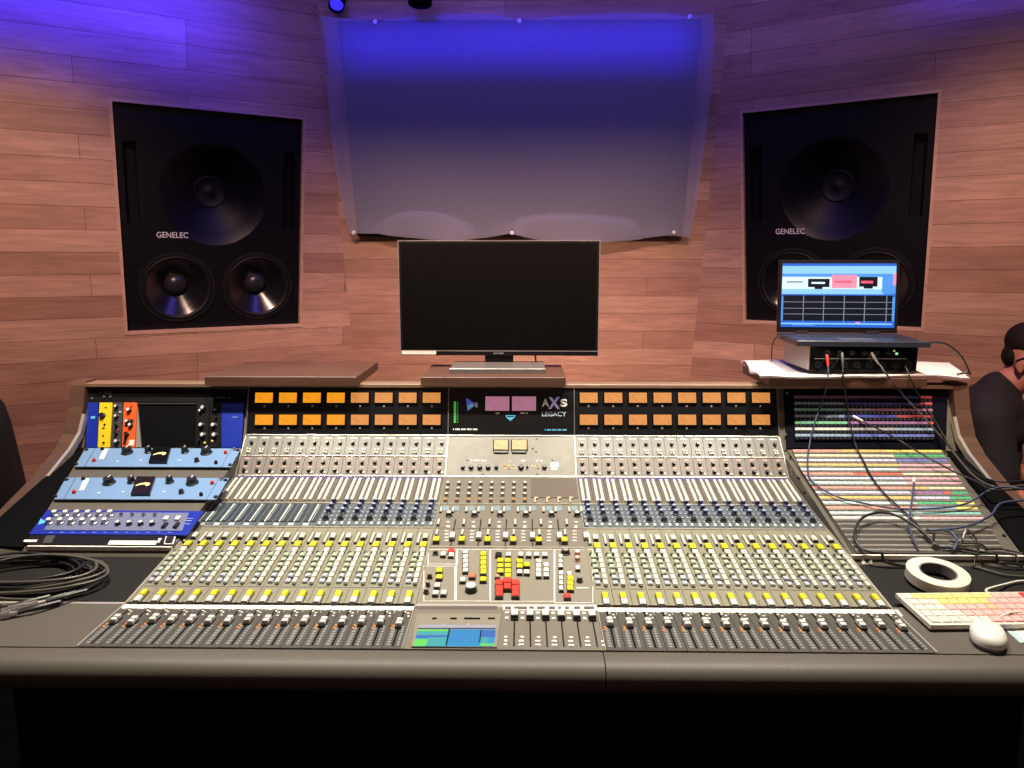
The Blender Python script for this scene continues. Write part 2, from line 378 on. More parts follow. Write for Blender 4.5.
for j in range(nv + 1):
    v = j / nv
    for i in range(nu + 1):
        u = i / nu
        l = bez(Lp[::-1], v); r = bez(Rp[::-1], v); tt = bez(Tp, u); bb = bez(Bp, u)
        p = [ (1 - u) * l[k] + u * r[k] + (1 - v) * bb[k] + v * tt[k] - ((1 - u) * (1 - v) * P00[k] + u * (1 - v) * P10[k] + (1 - u) * v * P01[k] + u * v * P11[k]) for k in (0, 1)]
        x, y = p
        h = .060 + .003 * math.sin(9 * u + 2 * v) * math.sin(5 * v + 1) + .0015 * math.sin(23 * u + 3 * v)
        # loose edges curl towards the room, belly hangs near the lower pins
        h += .016 * math.exp(-(u / .05) ** 2) * (.4 + .6 * math.sin(5 * v + .5) ** 2) + .016 * math.exp(-((1 - u) / .03) ** 2) * (.6 + .4 * math.sin(6 * v))
        for cx, rx, ry in ((.24, .13, .14), (.66, .17, .13)):
            d = ((u - cx) / rx) ** 2 + (v / ry) ** 2
            if d < 1: h += .034 * (1 - d) ** .42
        h += .010 * math.exp(-(v / .05) ** 2) * math.sin(16 * u) ** 2 + .010 * math.exp(-((1 - v) / .05) ** 2) * math.sin(11 * u) ** 2
        vs.append(FC.p(x, y, h))
fs = [(j * (nu + 1) + i, j * (nu + 1) + i + 1, (j + 1) * (nu + 1) + i + 1, (j + 1) * (nu + 1) + i) for j in range(nv) for i in range(nu)]
mb.add(vs, fs)
mc = bpy.data.materials.new('sheer_cloth'); mc.use_nodes = True; nt = mc.node_tree; b = nt.nodes['Principled BSDF']
b.inputs['Base Color'].default_value = (.52, .52, .57, 1); b.inputs['Roughness'].default_value = .75
b.inputs['Sheen Weight'].default_value = .2
tr = nt.nodes.new('ShaderNodeBsdfTransparent'); tl = nt.nodes.new('ShaderNodeBsdfTranslucent'); tl.inputs['Color'].default_value = (.6, .6, .66, 1)
m1 = nt.nodes.new('ShaderNodeMixShader'); m1.inputs[0].default_value = .3; m2 = nt.nodes.new('ShaderNodeMixShader')
tc = nt.nodes.new('ShaderNodeTexCoord'); nz = nt.nodes.new('ShaderNodeTexNoise'); nz.inputs['Scale'].default_value = 260
mr = nt.nodes.new('ShaderNodeMapRange'); mr.inputs['To Min'].default_value = .30; mr.inputs['To Max'].default_value = .62
nt.links.new(tc.outputs['Object'], nz.inputs['Vector']); nt.links.new(nz.outputs['Fac'], mr.inputs['Value']); nt.links.new(mr.outputs['Result'], m2.inputs[0])
nt.links.new(b.outputs[0], m1.inputs[1]); nt.links.new(tl.outputs[0], m1.inputs[2]); nt.links.new(m1.outputs[0], m2.inputs[1]); nt.links.new(tr.outputs[0], m2.inputs[2])
nt.links.new(m2.outputs[0], nt.nodes['Material Output'].inputs['Surface'])
cloth = tag(build('cloth_cover', mb, mc, at=FC.p(0, 0, .06), smooth=80, fix=False), 'thin pale sheer cloth pinned over the dark screen on the wall', 'cloth')
hem = MB(); rim = vs[:nu + 1] + [vs[(j) * (nu + 1) + nu] for j in range(nv + 1)] + vs[-(nu + 1):][::-1] + [vs[j * (nu + 1)] for j in range(nv, -1, -1)]
for k, (uu, vv) in enumerate(((376, 21), (519, 20), (690, 16), (354, 232), (512, 232), (673, 232))):
    q = FC.at(uu, vv, .06); ii = min(range(len(vs)), key=lambda i: (Vector(((vs[i] - FC.o).dot(FC.a) - q[0], (vs[i] - FC.o).dot(FC.b) - q[1]))).length)
    m = FC.M(); m.translation = vs[ii]
    build('pin', MB().lathe([(.008, -.004), (.011, .004), (.008, .010), (.002, .012)], m, 12), M_white2, cloth)

# ------------------------------------------------------------------ mixing console
PR = dict(A=(1.2785, .7806), B=(1.4551, .7831), C=(1.7875, .8272), D=(1.9193, .8462), E=(2.0713, .8782), F=(2.1718, .9764), G=(2.216, 1.1168))
def seg(p, q): return Frame((0, *PR[p]), (1, 0, 0), (0, PR[q][0] - PR[p][0], PR[q][1] - PR[p][1]))
S = {a + b: seg(a, b) for a, b in ('AB', 'BC', 'CD', 'DE', 'EF', 'FG')}
LEN = {a + b: math.hypot(PR[b][0] - PR[a][0], PR[b][1] - PR[a][1]) for a, b in ('AB', 'BC', 'CD', 'DE', 'EF', 'FG')}
def sv(sgm, v, u=512, h=0): return S[sgm].at(u, v, h)[1]
CW = .1901; PW = (.8 - CW) / 16
con = thing('mixing_console', (0, 1.75, 0), 'wide studio mixing console with beige channel strips and padded front edge', 'mixing console')
XL, XR = -1.30, 1.325
# carcass
def below(p, d): return (p[0], p[1] - d)
cb = MB().prism([(1.272, .70), (1.272, .765), below(PR['B'], .012), below(PR['C'], .012), below(PR['D'], .012), below(PR['E'], .014), (2.19, .955), (2.235, 1.105), (2.235, 1.118), (2.262, 1.118), (2.32, 1.0), (2.60, 1.0), (2.66, .70)], -.802, .802)
for a, b in ((XL, -.802), (.802, XR)):
    cb.prism([(1.272, .70), (1.272, .765), (1.455, .765), (1.66, .735), (2.10, .86), (2.20, .90), (2.245, 1.105), (2.245, 1.118), (2.262, 1.118), (2.32, 1.0), (2.60, 1.0), (2.66, .70)], a, b)
build('carcass', cb, M_black, con, smooth=0)
for x in (-1.05, 0, 1.05): build('pedestal', MB().box(x - .22, x + .22, 1.75, 2.5, 0, .70), M_black, con, smooth=0)
build('light_stop_panel', MB().box(XL, XR, 2.56, 2.585, .01, .71), M_black, con, smooth=0)  # added panel, blocks the reddish wall light under the console
for a, b in ((XL, -1.27), (1.03 + .24, XR)): build('side_panel', MB().box(a, b, 1.76, 2.56, .01, .70), M_black, con, smooth=0)
# padded armrest: rounded bolster
prof = []
cy, cz, rr = 1.250, .751, .030
for k in range(0, 15):
    a = R(88 + 190 * k / 14); prof.append((cy + 1.05 * rr * math.cos(a), cz + rr * math.sin(a)))
prof = [(1.279, .7805), (1.262, .7822)] + prof + [(1.279, .712)]
am = MB()
for a, b in ((XL - .044, .184), (.186, XR + .044)): am.prism(prof, a, b)
build('armrest', am, M_leather, con, smooth=50)
# front pads beside the faders, trays behind them
def slab(fr, pts, h, base, mi=0, mb=None): return (mb or MB()).quad([fr.at(*q) if len(q) == 2 else (q[0], q[1]) for q in pts], h, fr, mi, base)
la = LEN['AB']
for sgn in (-1, 1):
    x0, x1 = sorted((sgn * .803, (XL if sgn < 0 else XR)))
    build('front_pad', MB().quad([(x0, 0), (x1, 0), (x1, la), (x0, la)], .002, S['AB'], 0, -.02), M_leather, con, smooth=0)
    TB = S['BC'].lift(-.010)
    build('tray', MB().quad([(x0, .002), (x1, .002), (x1, .235), (x0, .235)], .002, TB, 0, -.02), M_tray, con, smooth=0)
    build('tray_edge', MB().quad([(x0, -.004), (x1, -.004), (x1, .002), (x0, .002)], .0125, TB, 0, -.02), M_rail if sgn < 0 else M_taupe, con, smooth=0)
# ---- sidecar planes (rack at left, patch bay at right)
P0 = S['BC'].p(0, sv('BC', 553)); P0.z += .012
P1 = S['EF'].p(0, S['EF'].at(300, 448)[1])
SL = Frame((0, P0.y, P0.z), (1, 0, 0), (0, P1.y - P0.y, P1.z - P0.z)); SLL = (P1 - P0).length
Q0 = S['BC'].p(0, sv('BC', 559.5, 900)); Q0.z += .012
SR = Frame((0, Q0.y, Q0.z), (1, 0, 0), (0, P1.y - Q0.y, P1.z - Q0.z)); SRL = (P1 - Q0).length
SU = Frame((0, P1.y, P1.z), (1, 0, 0), (0, PR['G'][0] - P1.y + .022, PR['G'][1] - P1.z)); SUL = math.hypot(PR['G'][0] - P1.y + .022, PR['G'][1] - P1.z)
for sgn in (-1, 1):
    x0, x1 = sorted((sgn * .803, (XL if sgn < 0 else XR))); fs_, ll, o_ = (SL, SLL, P0) if sgn < 0 else (SR, SRL, Q0)
    fb = MB().quad([(x0, 0), (x1, 0), (x1, ll), (x0, ll)], -.006, fs_, 0, -.012)
    fb.quad([(x0, 0), (x1, 0), (x1, SUL), (x0, SUL)], -.006, SU, 0, -.012)
    q0, q1 = (sorted((sgn * .8045, sgn * .8095)))
    fb.prism([(o_.y + .012, o_.z - .055), (1.79, .80), (1.92, .82), (2.07, .85), (P1.y + .004, P1.z - .012), (o_.y + .006, o_.z - .006)], q0, q1)
    build('sidecar_bed', fb, M_taupe, con, smooth=0)
    # dark shoulder between the gear and the cheek
    if sgn < 0: qq = [(XL + .001, .004), fs_.at(22, 546, .003), fs_.at(83, 448, .003), (XL + .001, ll - .002)]
    else: qq = [fs_.at(1024, 553, .003), (XR - .001, .004), (XR - .001, ll - .002), fs_.at(947, 450, .003)]
    build('side_shoulder', MB().quad(qq, .0, fs_, 0, -.006), M_black, con, smooth=0)
    # sloping lip at the foot of the sidecar
    lp = MB().prism([(o_.y + .010, o_.z - .008), (o_.y - .003, o_.z - .008), (o_.y - .020, o_.z - .031), (o_.y - .020, o_.z - .036), (o_.y + .010, o_.z - .036)], x0, x1)
    build('sidecar_lip', lp, M_taupe, con, smooth=0)
    u0 = fs_.at(27, 547)[0]
    hl = MB().box(x0 if sgn > 0 else u0, x1 if sgn < 0 else 1.28, o_.y - .0075, o_.y - .0005, o_.z - .009, o_.z + .0005)  # thin white rail along the top of the lip
    build('lip_white_rail', hl, M_white2, con, smooth=0)
# dark shoulder between the left rack and the cheek
# ---- cheeks
def cheek(x0, x1):
    top = [(1.24, .775), (1.42, .792), (1.60, .80), (1.80, .832), (1.98, .895), (2.09, .945), (2.145, .985), (2.185, 1.06), (2.205, 1.125), (2.215, 1.135), (2.265, 1.135), (2.33, 1.01), (2.62, 1.0), (2.68, .97)]
    body = MB().prism([(1.24, .64)] + top + [(2.68, .64)], x0, x1)
    o = build('side_cheek', body, M_walnutedge, con, smooth=0)
    xin = x1 if x0 < 0 else x0; d = .010
    e = MB(); a0, a1 = sorted((xin, xin + (d if x0 < 0 else -d)))
    pts = [(1.80, .840), (1.98, .903), (2.09, .953), (2.145, .99), (2.175, 1.04)]
    e.prism([(y + .010, z - .016) for y, z in pts] + [(y, z + .001) for y, z in reversed(pts)], a0, a1)
    build('cheek_edging', e, M_rail, o, smooth=0)
cheek(XL - .045, XL); cheek(XR, XR + .045)
# top cap rail along the meter bridge
build('bridge_cap', MB().box(XL, XR, 2.207, 2.262, 1.119, 1.130, ch=.002), mat('tan_cap', (.26, .16, .105), .4), con, smooth=0)
# ---- meter bridge faces
FG = S['FG']; lg = LEN['FG']
for a, b in ((-.8, -CW - .001), (-CW + .001, CW - .001), (CW + .001, .8)):
    build('meter_panel', MB().quad([(a, 0), (b, 0), (b, lg), (a, lg)], .003, FG, 0, -.008), M_satin, con, smooth=0)
for x in (-.801, -CW, CW, .801):
    build('bridge_divider', MB().quad([(x - .0012, 0), (x + .0012, 0), (x + .0012, lg), (x - .0012, lg)], .006, FG, 0, .001), mat('divider_metal', (.25, .24, .25), .4, .5), con, smooth=0)
# ---- VU meters
def vu(name, fr, a, b, w, h, face, parent, group=None):
    o = build(name, MB().box(a - w / 2 - .003, a + w / 2 + .003, b - h / 2 - .003, b + h / 2 + .003, .002, .009, fr.M(), ch=.002), M_gloss, parent, at=fr.p(a, b), smooth=0)
    f = build('dial', MB().box(a - w / 2, a + w / 2, b - h / 2, b + h / 2, .009, .0096, fr.M()), face, o, smooth=0)
    k = MB(); cx, cy = a, b - h * .55
    for i in range(11):
        an = R(138 - 96 * i / 10); r0, r1 = h * .92, h * (1.0 if i % 5 else 1.04)
        M = fr.M(cx + (r0) * math.cos(an), cy + r0 * math.sin(an)) @ Matrix.Rotation(an, 4, 'Z')
        k.box(0, r1 - r0, -.0002, .0002, .0096, .0099, M)
    M = fr.M(cx + .012 * h, cy + h * .2) @ Matrix.Rotation(R(140), 4, 'Z'); k.box(h * .14, h * .82, -.00035, .00035, .0098, .0102, M)
    M = fr.M(a + w * .36, b - h * .26); k.box(-.0012, .0012, -.0016, .0016, .0096, .01, M)
    build('scale', k, mat('dial_print', (.22, .07, .02), .6), o, smooth=0)
    return o
XV_L = [265 + (432 - 265) * i / 7 for i in range(8)]; XV_R = [588.5 + (760 - 588.5) * i / 7 for i in range(8)]
proto = {}
for xs, side in ((XV_L, 'L'), (XV_R, 'R')):
    for i, u in enumerate(xs):
        for v in (398, 420):
            a, b = FG.at(u, v); key = 'o' if (side == 'L' and i < 4) else 'p'
            if key not in proto: proto[key] = (vu('vu_meter', FG, a, b, .0535, .0305, M_vu if key == 'o' else M_vupale, con), a, b)
            else:
                o, a0, b0 = proto[key]; dup(o, FG.p(a, b) - FG.p(a0, b0))
            a2, b2 = FG.at(u, v + 8.2)
            build('lamp_tag', MB().box(a2 - .0025, a2 + .0025, b2 - .003, b2 + .003, .003, .005, FG.M()), M_inkg, con, smooth=0)
# central bridge panel
def fa(X, Y): return FG.at(430 + X / 6.4, 370 + Y / 6.4)
for X0, X1 in ((355, 508), (525, 678)):
    (a0, b0), (a1, b1) = fa(X0, 262), fa(X1, 172); vu('master_meter', FG, (a0 + a1) / 2, (b0 + b1) / 2, a1 - a0, b1 - b0, M_vubig, con)
cpl = MB()
def bars(mb, fr, box, n, m_i=0, gap=.3, h0=.003, h1=.0036):
    """a line of tiny print too small to read"""
    a0, a1, b0, b1 = box; w = (a1 - a0) / n
    for i in range(n):
        if (i * 7 + n) % 5 == 4: continue
        mb.box(a0 + w * i, a0 + w * (i + 1 - gap * .6), b0, b1, h0, h1, fr.M(), m_i)
for (X0, Y0, X1, Y1, n, mi) in ((412, 282, 446, 272, 4, 0), (578, 282, 626, 272, 6, 0), (148, 385, 312, 375, 22, 0), (735, 388, 882, 379, 22, 1)):
    a0, b0 = fa(X0, Y0); a1, b1 = fa(X1, Y1); bars(cpl, FG, (a0, a1, b0, b1), n, mi)
build('small_print', cpl, [M_inkw, M_cyan], con, smooth=0)['kind'] = 'stuff'
for k in range(12):
    for X, m in ((160, M_led_g), (177, mat('dim_green_led', (.05, .2, .06), .4, emit=.2, ecol=(.1, .5, .15)))):
        a, b = fa(X, 208 + k * 11.5); build('level_led', MB().box(a - .003 if X == 160 else a - .002, a + .003 if X == 160 else a + .002, b - .0016, b + .0016, .003, .0045, FG.M()), m, con, smooth=0)
lg_ = MB()
tri = [fa(232, 180), fa(300, 222), fa(240, 264)]; lg_.quad(list(reversed(tri)), .0042, FG, 0, .003)
lg_.quad(list(reversed([fa(240, 222), fa(288, 226), fa(243, 258)])), .0048, FG, 1, .0042)
lg_.quad(list(reversed([fa(262, 214), fa(272, 220), fa(266, 238), fa(258, 232)])), .0052, FG, 2, .0048)
for X in (292, 300): lg_.quad(list(reversed([fa(X, 205), fa(X + 4, 207), fa(X + 4, 240), fa(X, 242)])), .0042, FG, 2, .003)
build('triangle_emblem', lg_, [M_lbl, M_cyan, M_inkw], con, smooth=0)
sh = MB(); sh.quad(list(reversed([fa(484, 290), fa(546, 290), fa(540, 306), fa(515, 326), fa(490, 306)])), .0042, FG, 0, .003)
sh.quad(list(reversed([fa(492, 295), fa(538, 295), fa(536, 302), fa(494, 302)])), .0046, FG, 1, .0042)
build('shield_emblem', sh, [M_cyan, M_satin], con, smooth=0)
for s_, X0, Y0, X1, Y1, m, w in (('A', 716, 236, 762, 186, M_inkw, .035), ('S', 832, 236, 878, 186, M_inkw, .035), ('X', 756, 250, 832, 174, mat('lilac_print_glow', (.55, .55, .9), .5, emit=.12, ecol=(.4, .4, .9)), .04), ('LEGACY', 716, 297, 872, 268, mat('pale_blue_print', (.55, .68, .9), .5), .012)):  # the lilac letter has a faint glow put in
    a0, b0 = fa(X0, Y0); a1, b1 = fa(X1, Y1); text('lettering', s_, FG, a0, a1, b0, b1, m, con, .0045 if s_ == 'X' else .0038, w)

# ---- channel strips
M_FACE = [M_fader, M_beige, M_slate, M_taupe, M_rose, M_grey, M_inkg, M_inkk, M_orange, M_slate2, M_white, mat('violet_label', (.09, .07, .22), .5), M_pinkp, mat('dark_slate_plate', (.05, .066, .08), .3)]
def key(fr, a, b, w, d, h, ch=.0012, taper=.0006):
    m = fr.M(0, 0, .003)
    return MB().box(a - w / 2, a + w / 2, b - d / 2, b + d / 2, h * .3, h, m, ch=ch, taper=taper).box(a - w / 2 - .0006, a + w / 2 + .0006, b - d / 2 - .0022, b + d / 2, 0, h * .3, m, 1).box(a - w / 2 + .0004, a + w / 2 - .0004, b - d / 2 - .0018, b - d / 2 + .0006, h * .3, h * .8, m, 1)  # black base and front put in as the shaded near face
def knob(fr, a, b, r, h, cap=None, n=12):
    m = fr.M(a, b, .003); mb = MB().lathe([(r * 1.1, 0), (r * 1.08, h * .25), (r * .92, h * .3), (r * .82, h), ], m, n)
    if cap == 1: mb.lathe([(r * .70, h), (r * .64, h + .0012)], m, n, 1)
    if cap is not None: mb.box(-r * .1, r * .1, 0, r * .8, h, h + .0016, m, 1)
    return mb
AB, BC, CDf, DE, EF = S['AB'], S['BC'], S['CD'], S['DE'], S['EF']
w2 = PW / 2 - .0005
def strip(eq):
    mb = MB(); X = lambda fr, b0, b1, mi, h=.003, a0=-w2, a1=w2: mb.quad([(a0, b0), (a1, b0), (a1, b1), (a0, b1)], h, fr, mi, -.008 if h == .003 else .003)
    X(AB, .001, LEN['AB'] - .006, 0); sB = LEN['BC']; X(BC, .003, sB - .001, 1); X(CDf, .001, LEN['CD'] - .001, 2)
    X(DE, .001, LEN['DE'] - .001, 3); me = LEN['EF'] * .485; X(EF, .001, me, 4); X(EF, me, LEN['EF'] - .001, 5)
    # fader slot, scale ticks, lamps
    X(AB, .010, .152, 7, .0034, -.0017, .0017)
    for k in range(8):
        b = .013 + k * .0094
        X(AB, b, b + .0055, 6, .0034, -.0125, -.0055); X(AB, b, b + .0055, 6, .0034, .0065, .0115)
    for b, a in ((.074, -.0125), (.084, -.0112)): mb.box(a - .002, a + .002, b - .003, b + .003, .003, .0055, AB.M(), 8, ch=.001)
    for b, a in ((.134, .011), (.146, -.010), (.122, .0125), (.140, .004)): mb.box(a - .0022, a + .0022, b - .0025, b + .0025, .003, .006, AB.M(), 10, ch=.001)
    # printed lines on the channel section
    for b in (.062, .132, .205): X(BC, b, b + .0012, 7, .0034, -w2 + .003, w2 - .003)
    X(BC, .06, .275, 6, .0033, -.0005, .0004)
    X(DE, LEN['DE'] - .020, LEN['DE'] - .006, 11, .0034, -w2, w2 - .004)
    if not eq:   # blank cover plate with a pale line
        X(CDf, .028, LEN['CD'] - .008, 13, .006, -.015, .015); X(CDf, .026, LEN['CD'] - .010, 10, .0064, -.003, .0005); X(CDf, .03, LEN['CD'] - .012, 9, .0064, .0045, .006)
        X(CDf, .006, .018, 10, .0055, -.012, .001)
    if eq:
        for k in range(4):
            for a in (-.0125, .0125): mb.box(a - .0018, a + .0018, .034 + k * .022, .040 + k * .022, .003, .0055, CDf.M(), 9)
    le = LEN['EF']
    mb.box(-.006, .008, le * .40, le * .435, .003, .0037, EF.M(), 12); mb.box(-.004, .007, le * .21, le * .245, .003, .0037, EF.M(), 12); mb.box(.007, .012, le * .07, le * .11, .003, .0055, EF.M(), 10)
    o = build('channel_strip', mb, M_FACE, con, smooth=0)
    # fader cap: silver grip with centre groove, dark foot for its shaded front
    bf = .097; fm = AB.M(0, bf, .003)
    fc = MB().box(-.0068, .0068, -.017, .013, 0, .004, fm, 1, taper=.0003).box(-.0064, .0064, -.0125, -.001, .003, .0105, fm, 0, taper=.0008, ch=.001).box(-.0064, .0064, .001, .0125, .003, .0105, fm, 0, taper=.0008, ch=.001).box(-.0058, .0058, -.001, .001, .003, .0085, fm, 1)
    build('fader_cap', fc, [M_silver, M_knob], o)
    # lower pair: yellow key behind a white key
    b0 = sv('BC', 594, h=.011); build('mute_key', key(BC, .002, b0, .013, .022, .009), M_yellow, o); build('solo_key', key(BC, .002, b0 - .023, .013, .021, .0095), M_white, o)
    MBk = MB().box(-.005, .009, b0 - .038, b0 - .034, .003, .010, BC.M()); build('key_front_shade', MBk, M_knob, o, smooth=0)  # black bar stands in for the shaded front of the white key
    b1 = sv('BC', 544.5, h=.011); build('cut_key', key(BC, .005, b1, .015, .024, .009), M_yellow, o); build('fader_key', key(BC, .006, b1 - .025, .013, .018, .0085), M_white, o)
    b2 = sv('BC', 537.5, h=.010); build('send_key', key(BC, .005, b2 + .006, .012, .022, .009), M_ivory, o); build('bus_key', key(BC, -.0105, b2, .0055, .048, .007), M_ivory, o)
    # ladder of small keys and pots between the two key pairs
    ld = MB(); bb = sv('BC', 586, h=.008)
    for k in range(6):
        b = bb + .012 + k * .0225
        ld.box(-.0135, -.0025, b, b + .013, 0, .006, BC.M(0, 0, .003), 0 if k > 1 else 2, ch=.001)
        ld.lathe([(.0042, 0), (.0034, .007)], BC.M(-.013 if k % 2 else -.001, b + .018, .003), 8, 1)
        ld.box(.0035, .0125, b - .004, b + .0145, 0, .008, BC.M(0, 0, .003), 3, ch=.001)
        ld.box(.006, .0115, b - .0075, b - .004, 0, .005, BC.M(0, 0, .003), 1)
    l = build('key_ladder', ld, [M_green, mat('grey_pot', (.16, .15, .13), .45), mat('pale_blue_cap', (.42, .47, .55), .4), M_ivory], o)
    # send rows: pairs of long pale key rows
    for a in (-.0085, .0065):
        build('send_row', MB().box(a - .0038, a + .0038, .012, LEN['DE'] - .022, 0, .007, DE.M(0, 0, .003), ch=.0012), M_ivory, o)
    if eq:
        for k, v in enumerate((514.5, 509.5, 504.8)):
            b = CDf.at(640, v)[1]; build('equaliser_knob', knob(CDf, -.001, b - .006, .0072, .014, 1), [M_navy, M_bluecap], o)
        b = CDf.at(640, 522)[1]; build('level_knob', knob(CDf, 0, b, .0082, .010, None), M_knob, o)
        for a in (-.010, .010): build('band_key', MB().box(a - .003, a + .003, -.006 + .016, .006 + .016, 0, .006, CDf.M(0, 0, .003), ch=.001), M_white, o)
    # upper knobs
    le = LEN['EF']
    build('gain_knob', knob(EF, .002, le * .80, .0052, .010), M_knob, o)
    k2 = MB()
    for a, b in ((-.004, .64), (.004, .635), (-.003, .575), (.004, .57)): k2.box(a - .0026, a + .0026, le * b - .003, le * b + .003, 0, .0055, EF.M(0, 0, .003), 0, ch=.001)
    k2.box(-.008, .012, le * .92, le * .945, .003, .0036, EF.M(), 0); k2.box(.008, .011, le * .52, le * .53, .003, .0036, EF.M(), 0)
    build('pad_keys', k2, M_white, o)['kind'] = 'stuff'
    for b in (.325, .135):
        build('trim_knob', knob(EF, 0, le * b, .0052, .010), M_knob, o)
    return o
sE, sN = strip(True), strip(False)
for o in (sE, sN): o.location.x += 0
def place(src, x, first):
    o = src if first else dup(src, (0, 0, 0))
    o.location.x = x; j = rnd.choice((0, 0, 0, -.004, .003, -.002, -.007))
    for c in o.children:
        if c.name.startswith('fader_cap'): c.location.y += j
    return o
usedE = usedN = False
xsL = [-.8 + PW * (i + .5) for i in range(16)]; xsR = [CW + PW * (i + .5) for i in range(16)]
todo = [(x, i >= 8) for i, x in enumerate(xsL)] + [(x, True) for x in xsR]
srcs = {True: sE, False: sN}; copies = []
for e in (True, False):
    lst = [x for x, q in todo if q == e]
    for x in lst[1:]: copies.append(place(srcs[e], x, False))
    place(srcs[e], lst[0], True)
# rails between the sections
def rail(fr, a0, a1, b, d=.005, h=.006, m=M_rail): build('divider_rail', MB().box(a0, a1, b - d / 2, b + d / 2, .0, h, fr.M(), ch=.001), m, con, smooth=0)
for a0, a1 in ((-.8, -CW), (CW, .8)):
    for fr, b in ((BC, LEN['BC']), (CDf, LEN['CD'])): rail(fr, a0, a1, b, .004)
    rail(EF, a0, a1, LEN['EF'] * .485, .003, .0055); rail(EF, a0, a1, .001, .004); rail(EF, a0, a1, LEN['EF'], .0035)
    build('scribble_strip', MB().box(a0 - (.002 if a0 < 0 else 0), a1 + (.012 if a1 > .5 else 0), -.036, -.010, .001, .006, BC.M(), ch=.001), M_white2, con, smooth=0)
for fr, k in ((AB, 'AB'), (BC, 'BC'), (CDf, 'CD'), (DE, 'DE'), (EF, 'EF')):
    for x in (-.8015, -CW, CW, .8015):
        w = .0022 if abs(x) < .5 else (.0035 if k != 'BC' else .006)
        build('edge_rail', MB().box(x - w / 2, x + w / 2, 0, LEN[k], -.01, .0055, fr.M(), ch=.0006), M_rail if k in ('EF', 'AB') else mat('taupe_rail', (.42, .39, .32), .4, .3), con, smooth=0)

# ---- master section
cw = CW - .0015
cf = MB()
def CX(fr, b0, b1, mi, h=.003, a0=-cw, a1=cw, base=-.008): cf.quad([(a0, b0), (a1, b0), (a1, b1), (a0, b1)], h, fr, mi, base)
CX(AB, .001, LEN['AB'] - .004, 0); bm0 = sv('BC', 549); CX(BC, .003, bm0, 1); CX(BC, bm0, LEN['BC'] - .001, 0)
CX(CDf, .001, LEN['CD'] - .001, 0); CX(DE, .001, LEN['DE'] - .001, 0); CX(EF, .001, LEN['EF'] - .001, 2)
build('master_panel', cf, [mat('master_taupe', (.175, .157, .128), .45), mat('master_beige', (.225, .205, .165), .45), mat('master_pale', (.142, .128, .102), .42)], con, smooth=0)
rail(BC, -cw, cw, bm0, .004); rail(CDf, -cw, cw, LEN['CD'], .003); rail(EF, -cw, cw, .001, .005); rail(EF, -cw, cw, LEN['EF'], .0035)
def bp(X, Y): return BC.at(420 + X / 5.689, 480 + Y / 5.689, .003)
def K(X, Y, m, w=.0145, d=.0175, h=.008, nm='button', fr=None):
    a, b = (fr or BC).at(420 + X / 5.689, 480 + Y / 5.689, .008); return build(nm, key(fr or BC, a, b, w, d, h), m, con)
for X, ys in ((450, (588, 622, 652)), (497, (575, 610)), (543, (588, 622, 652))):
    for y in ys: K(X, y, M_red, .0165, .021, .010, 'red_button')
for X, ys in ((457, (458, 488, 518)), (500, (458, 488, 518, 546)), (567, (462, 490)), (607, (482,)), (360, (420, 446, 472, 498, 524, 565)), (855, (560, 588, 616)), (110, (515, 552))):
    for y in ys: K(X, y, M_yellow, .0145, .0175, .008, 'yellow_button')
for X, ys in ((503, (424,)), (573, (424,)), (618, (424,)), (663, (424,)), (710, (424,)), (675, (462, 488, 514, 540)), (718, (485, 512, 540)), (567, (522,)), (607, (524,)), (258, (410, 436, 462, 488, 514)), (243, (568,)), (132, (422,)), (177, (426,)), (97, (600,)), (88, (642,)), (135, (642,)), (800, (435, 462, 488)), (803, (530, 558, 586, 616)), (850, (534,)), (897, (500,))):
    for y in ys: K(X, y, M_white, .0125 if X < 780 else .010, .0165, .008, 'white_button')
K(177, 402, M_red, nm='red_button'); K(297, 545, mat('coral_plastic', (.62, .17, .1), .4), nm='red_button'); K(838, 660, M_red, nm='red_button')
K(447, 424, M_knob, nm='black_button'); K(440, 548, M_pinkp, .010, .012, .008, 'rose_button')
for X, Y, r in ((55, 558, .006), (45, 606, .005), (35, 645, .006), (88, 425, .0065), (828, 418, .0105), (908, 578, .0068)):
    a, b = bp(X, Y); build('rotary_knob', knob(BC, a, b, r, .011, 1), [M_knob, mat('grey_cap', (.3, .28, .25), .4)], con)
for X, Y in ((895, 428), (895, 460)):
    a, b = bp(X, Y); build('rotary_knob', knob(BC, a, b, .0072, .010, 1), [M_pinkp, M_white], con)
a, b = bp(290, 632); build('volume_knob', MB().lathe([(.0135, 0), (.0135, .003), (.0125, .005), (.0115, .014)], BC.M(a, b, .003), 24).lathe([(.0112, .014), (.0100, .0162)], BC.M(a, b, .003), 24, 1), [M_knob, M_silver], con)
# printed boxes round the groups
pl = MB()
def outline(X0, Y0, X1, Y1, fr=BC, w=.0013):
    q = [fr.at(420 + X / 5.689, 480 + Y / 5.689, .003) for X, Y in ((X0, Y1), (X1, Y1), (X1, Y0), (X0, Y0))]
    for i in range(4):
        p, r = Vector(q[i]), Vector(q[(i + 1) % 4]); d = (r - p).normalized() * w; nn = Vector((-d.y, d.x))
        pl.quad([p, r, r + nn, p + nn], .0036, fr, 0, .003)
outline(45, 395, 215, 480); outline(20, 490, 200, 690); outline(205, 395, 400, 690); outline(400, 395, 765, 692); outline(765, 395, 985, 700)
outline(890, 612, 960, 616)
build('printed_outline', pl, M_inkw, con, smooth=0)['kind'] = 'stuff'
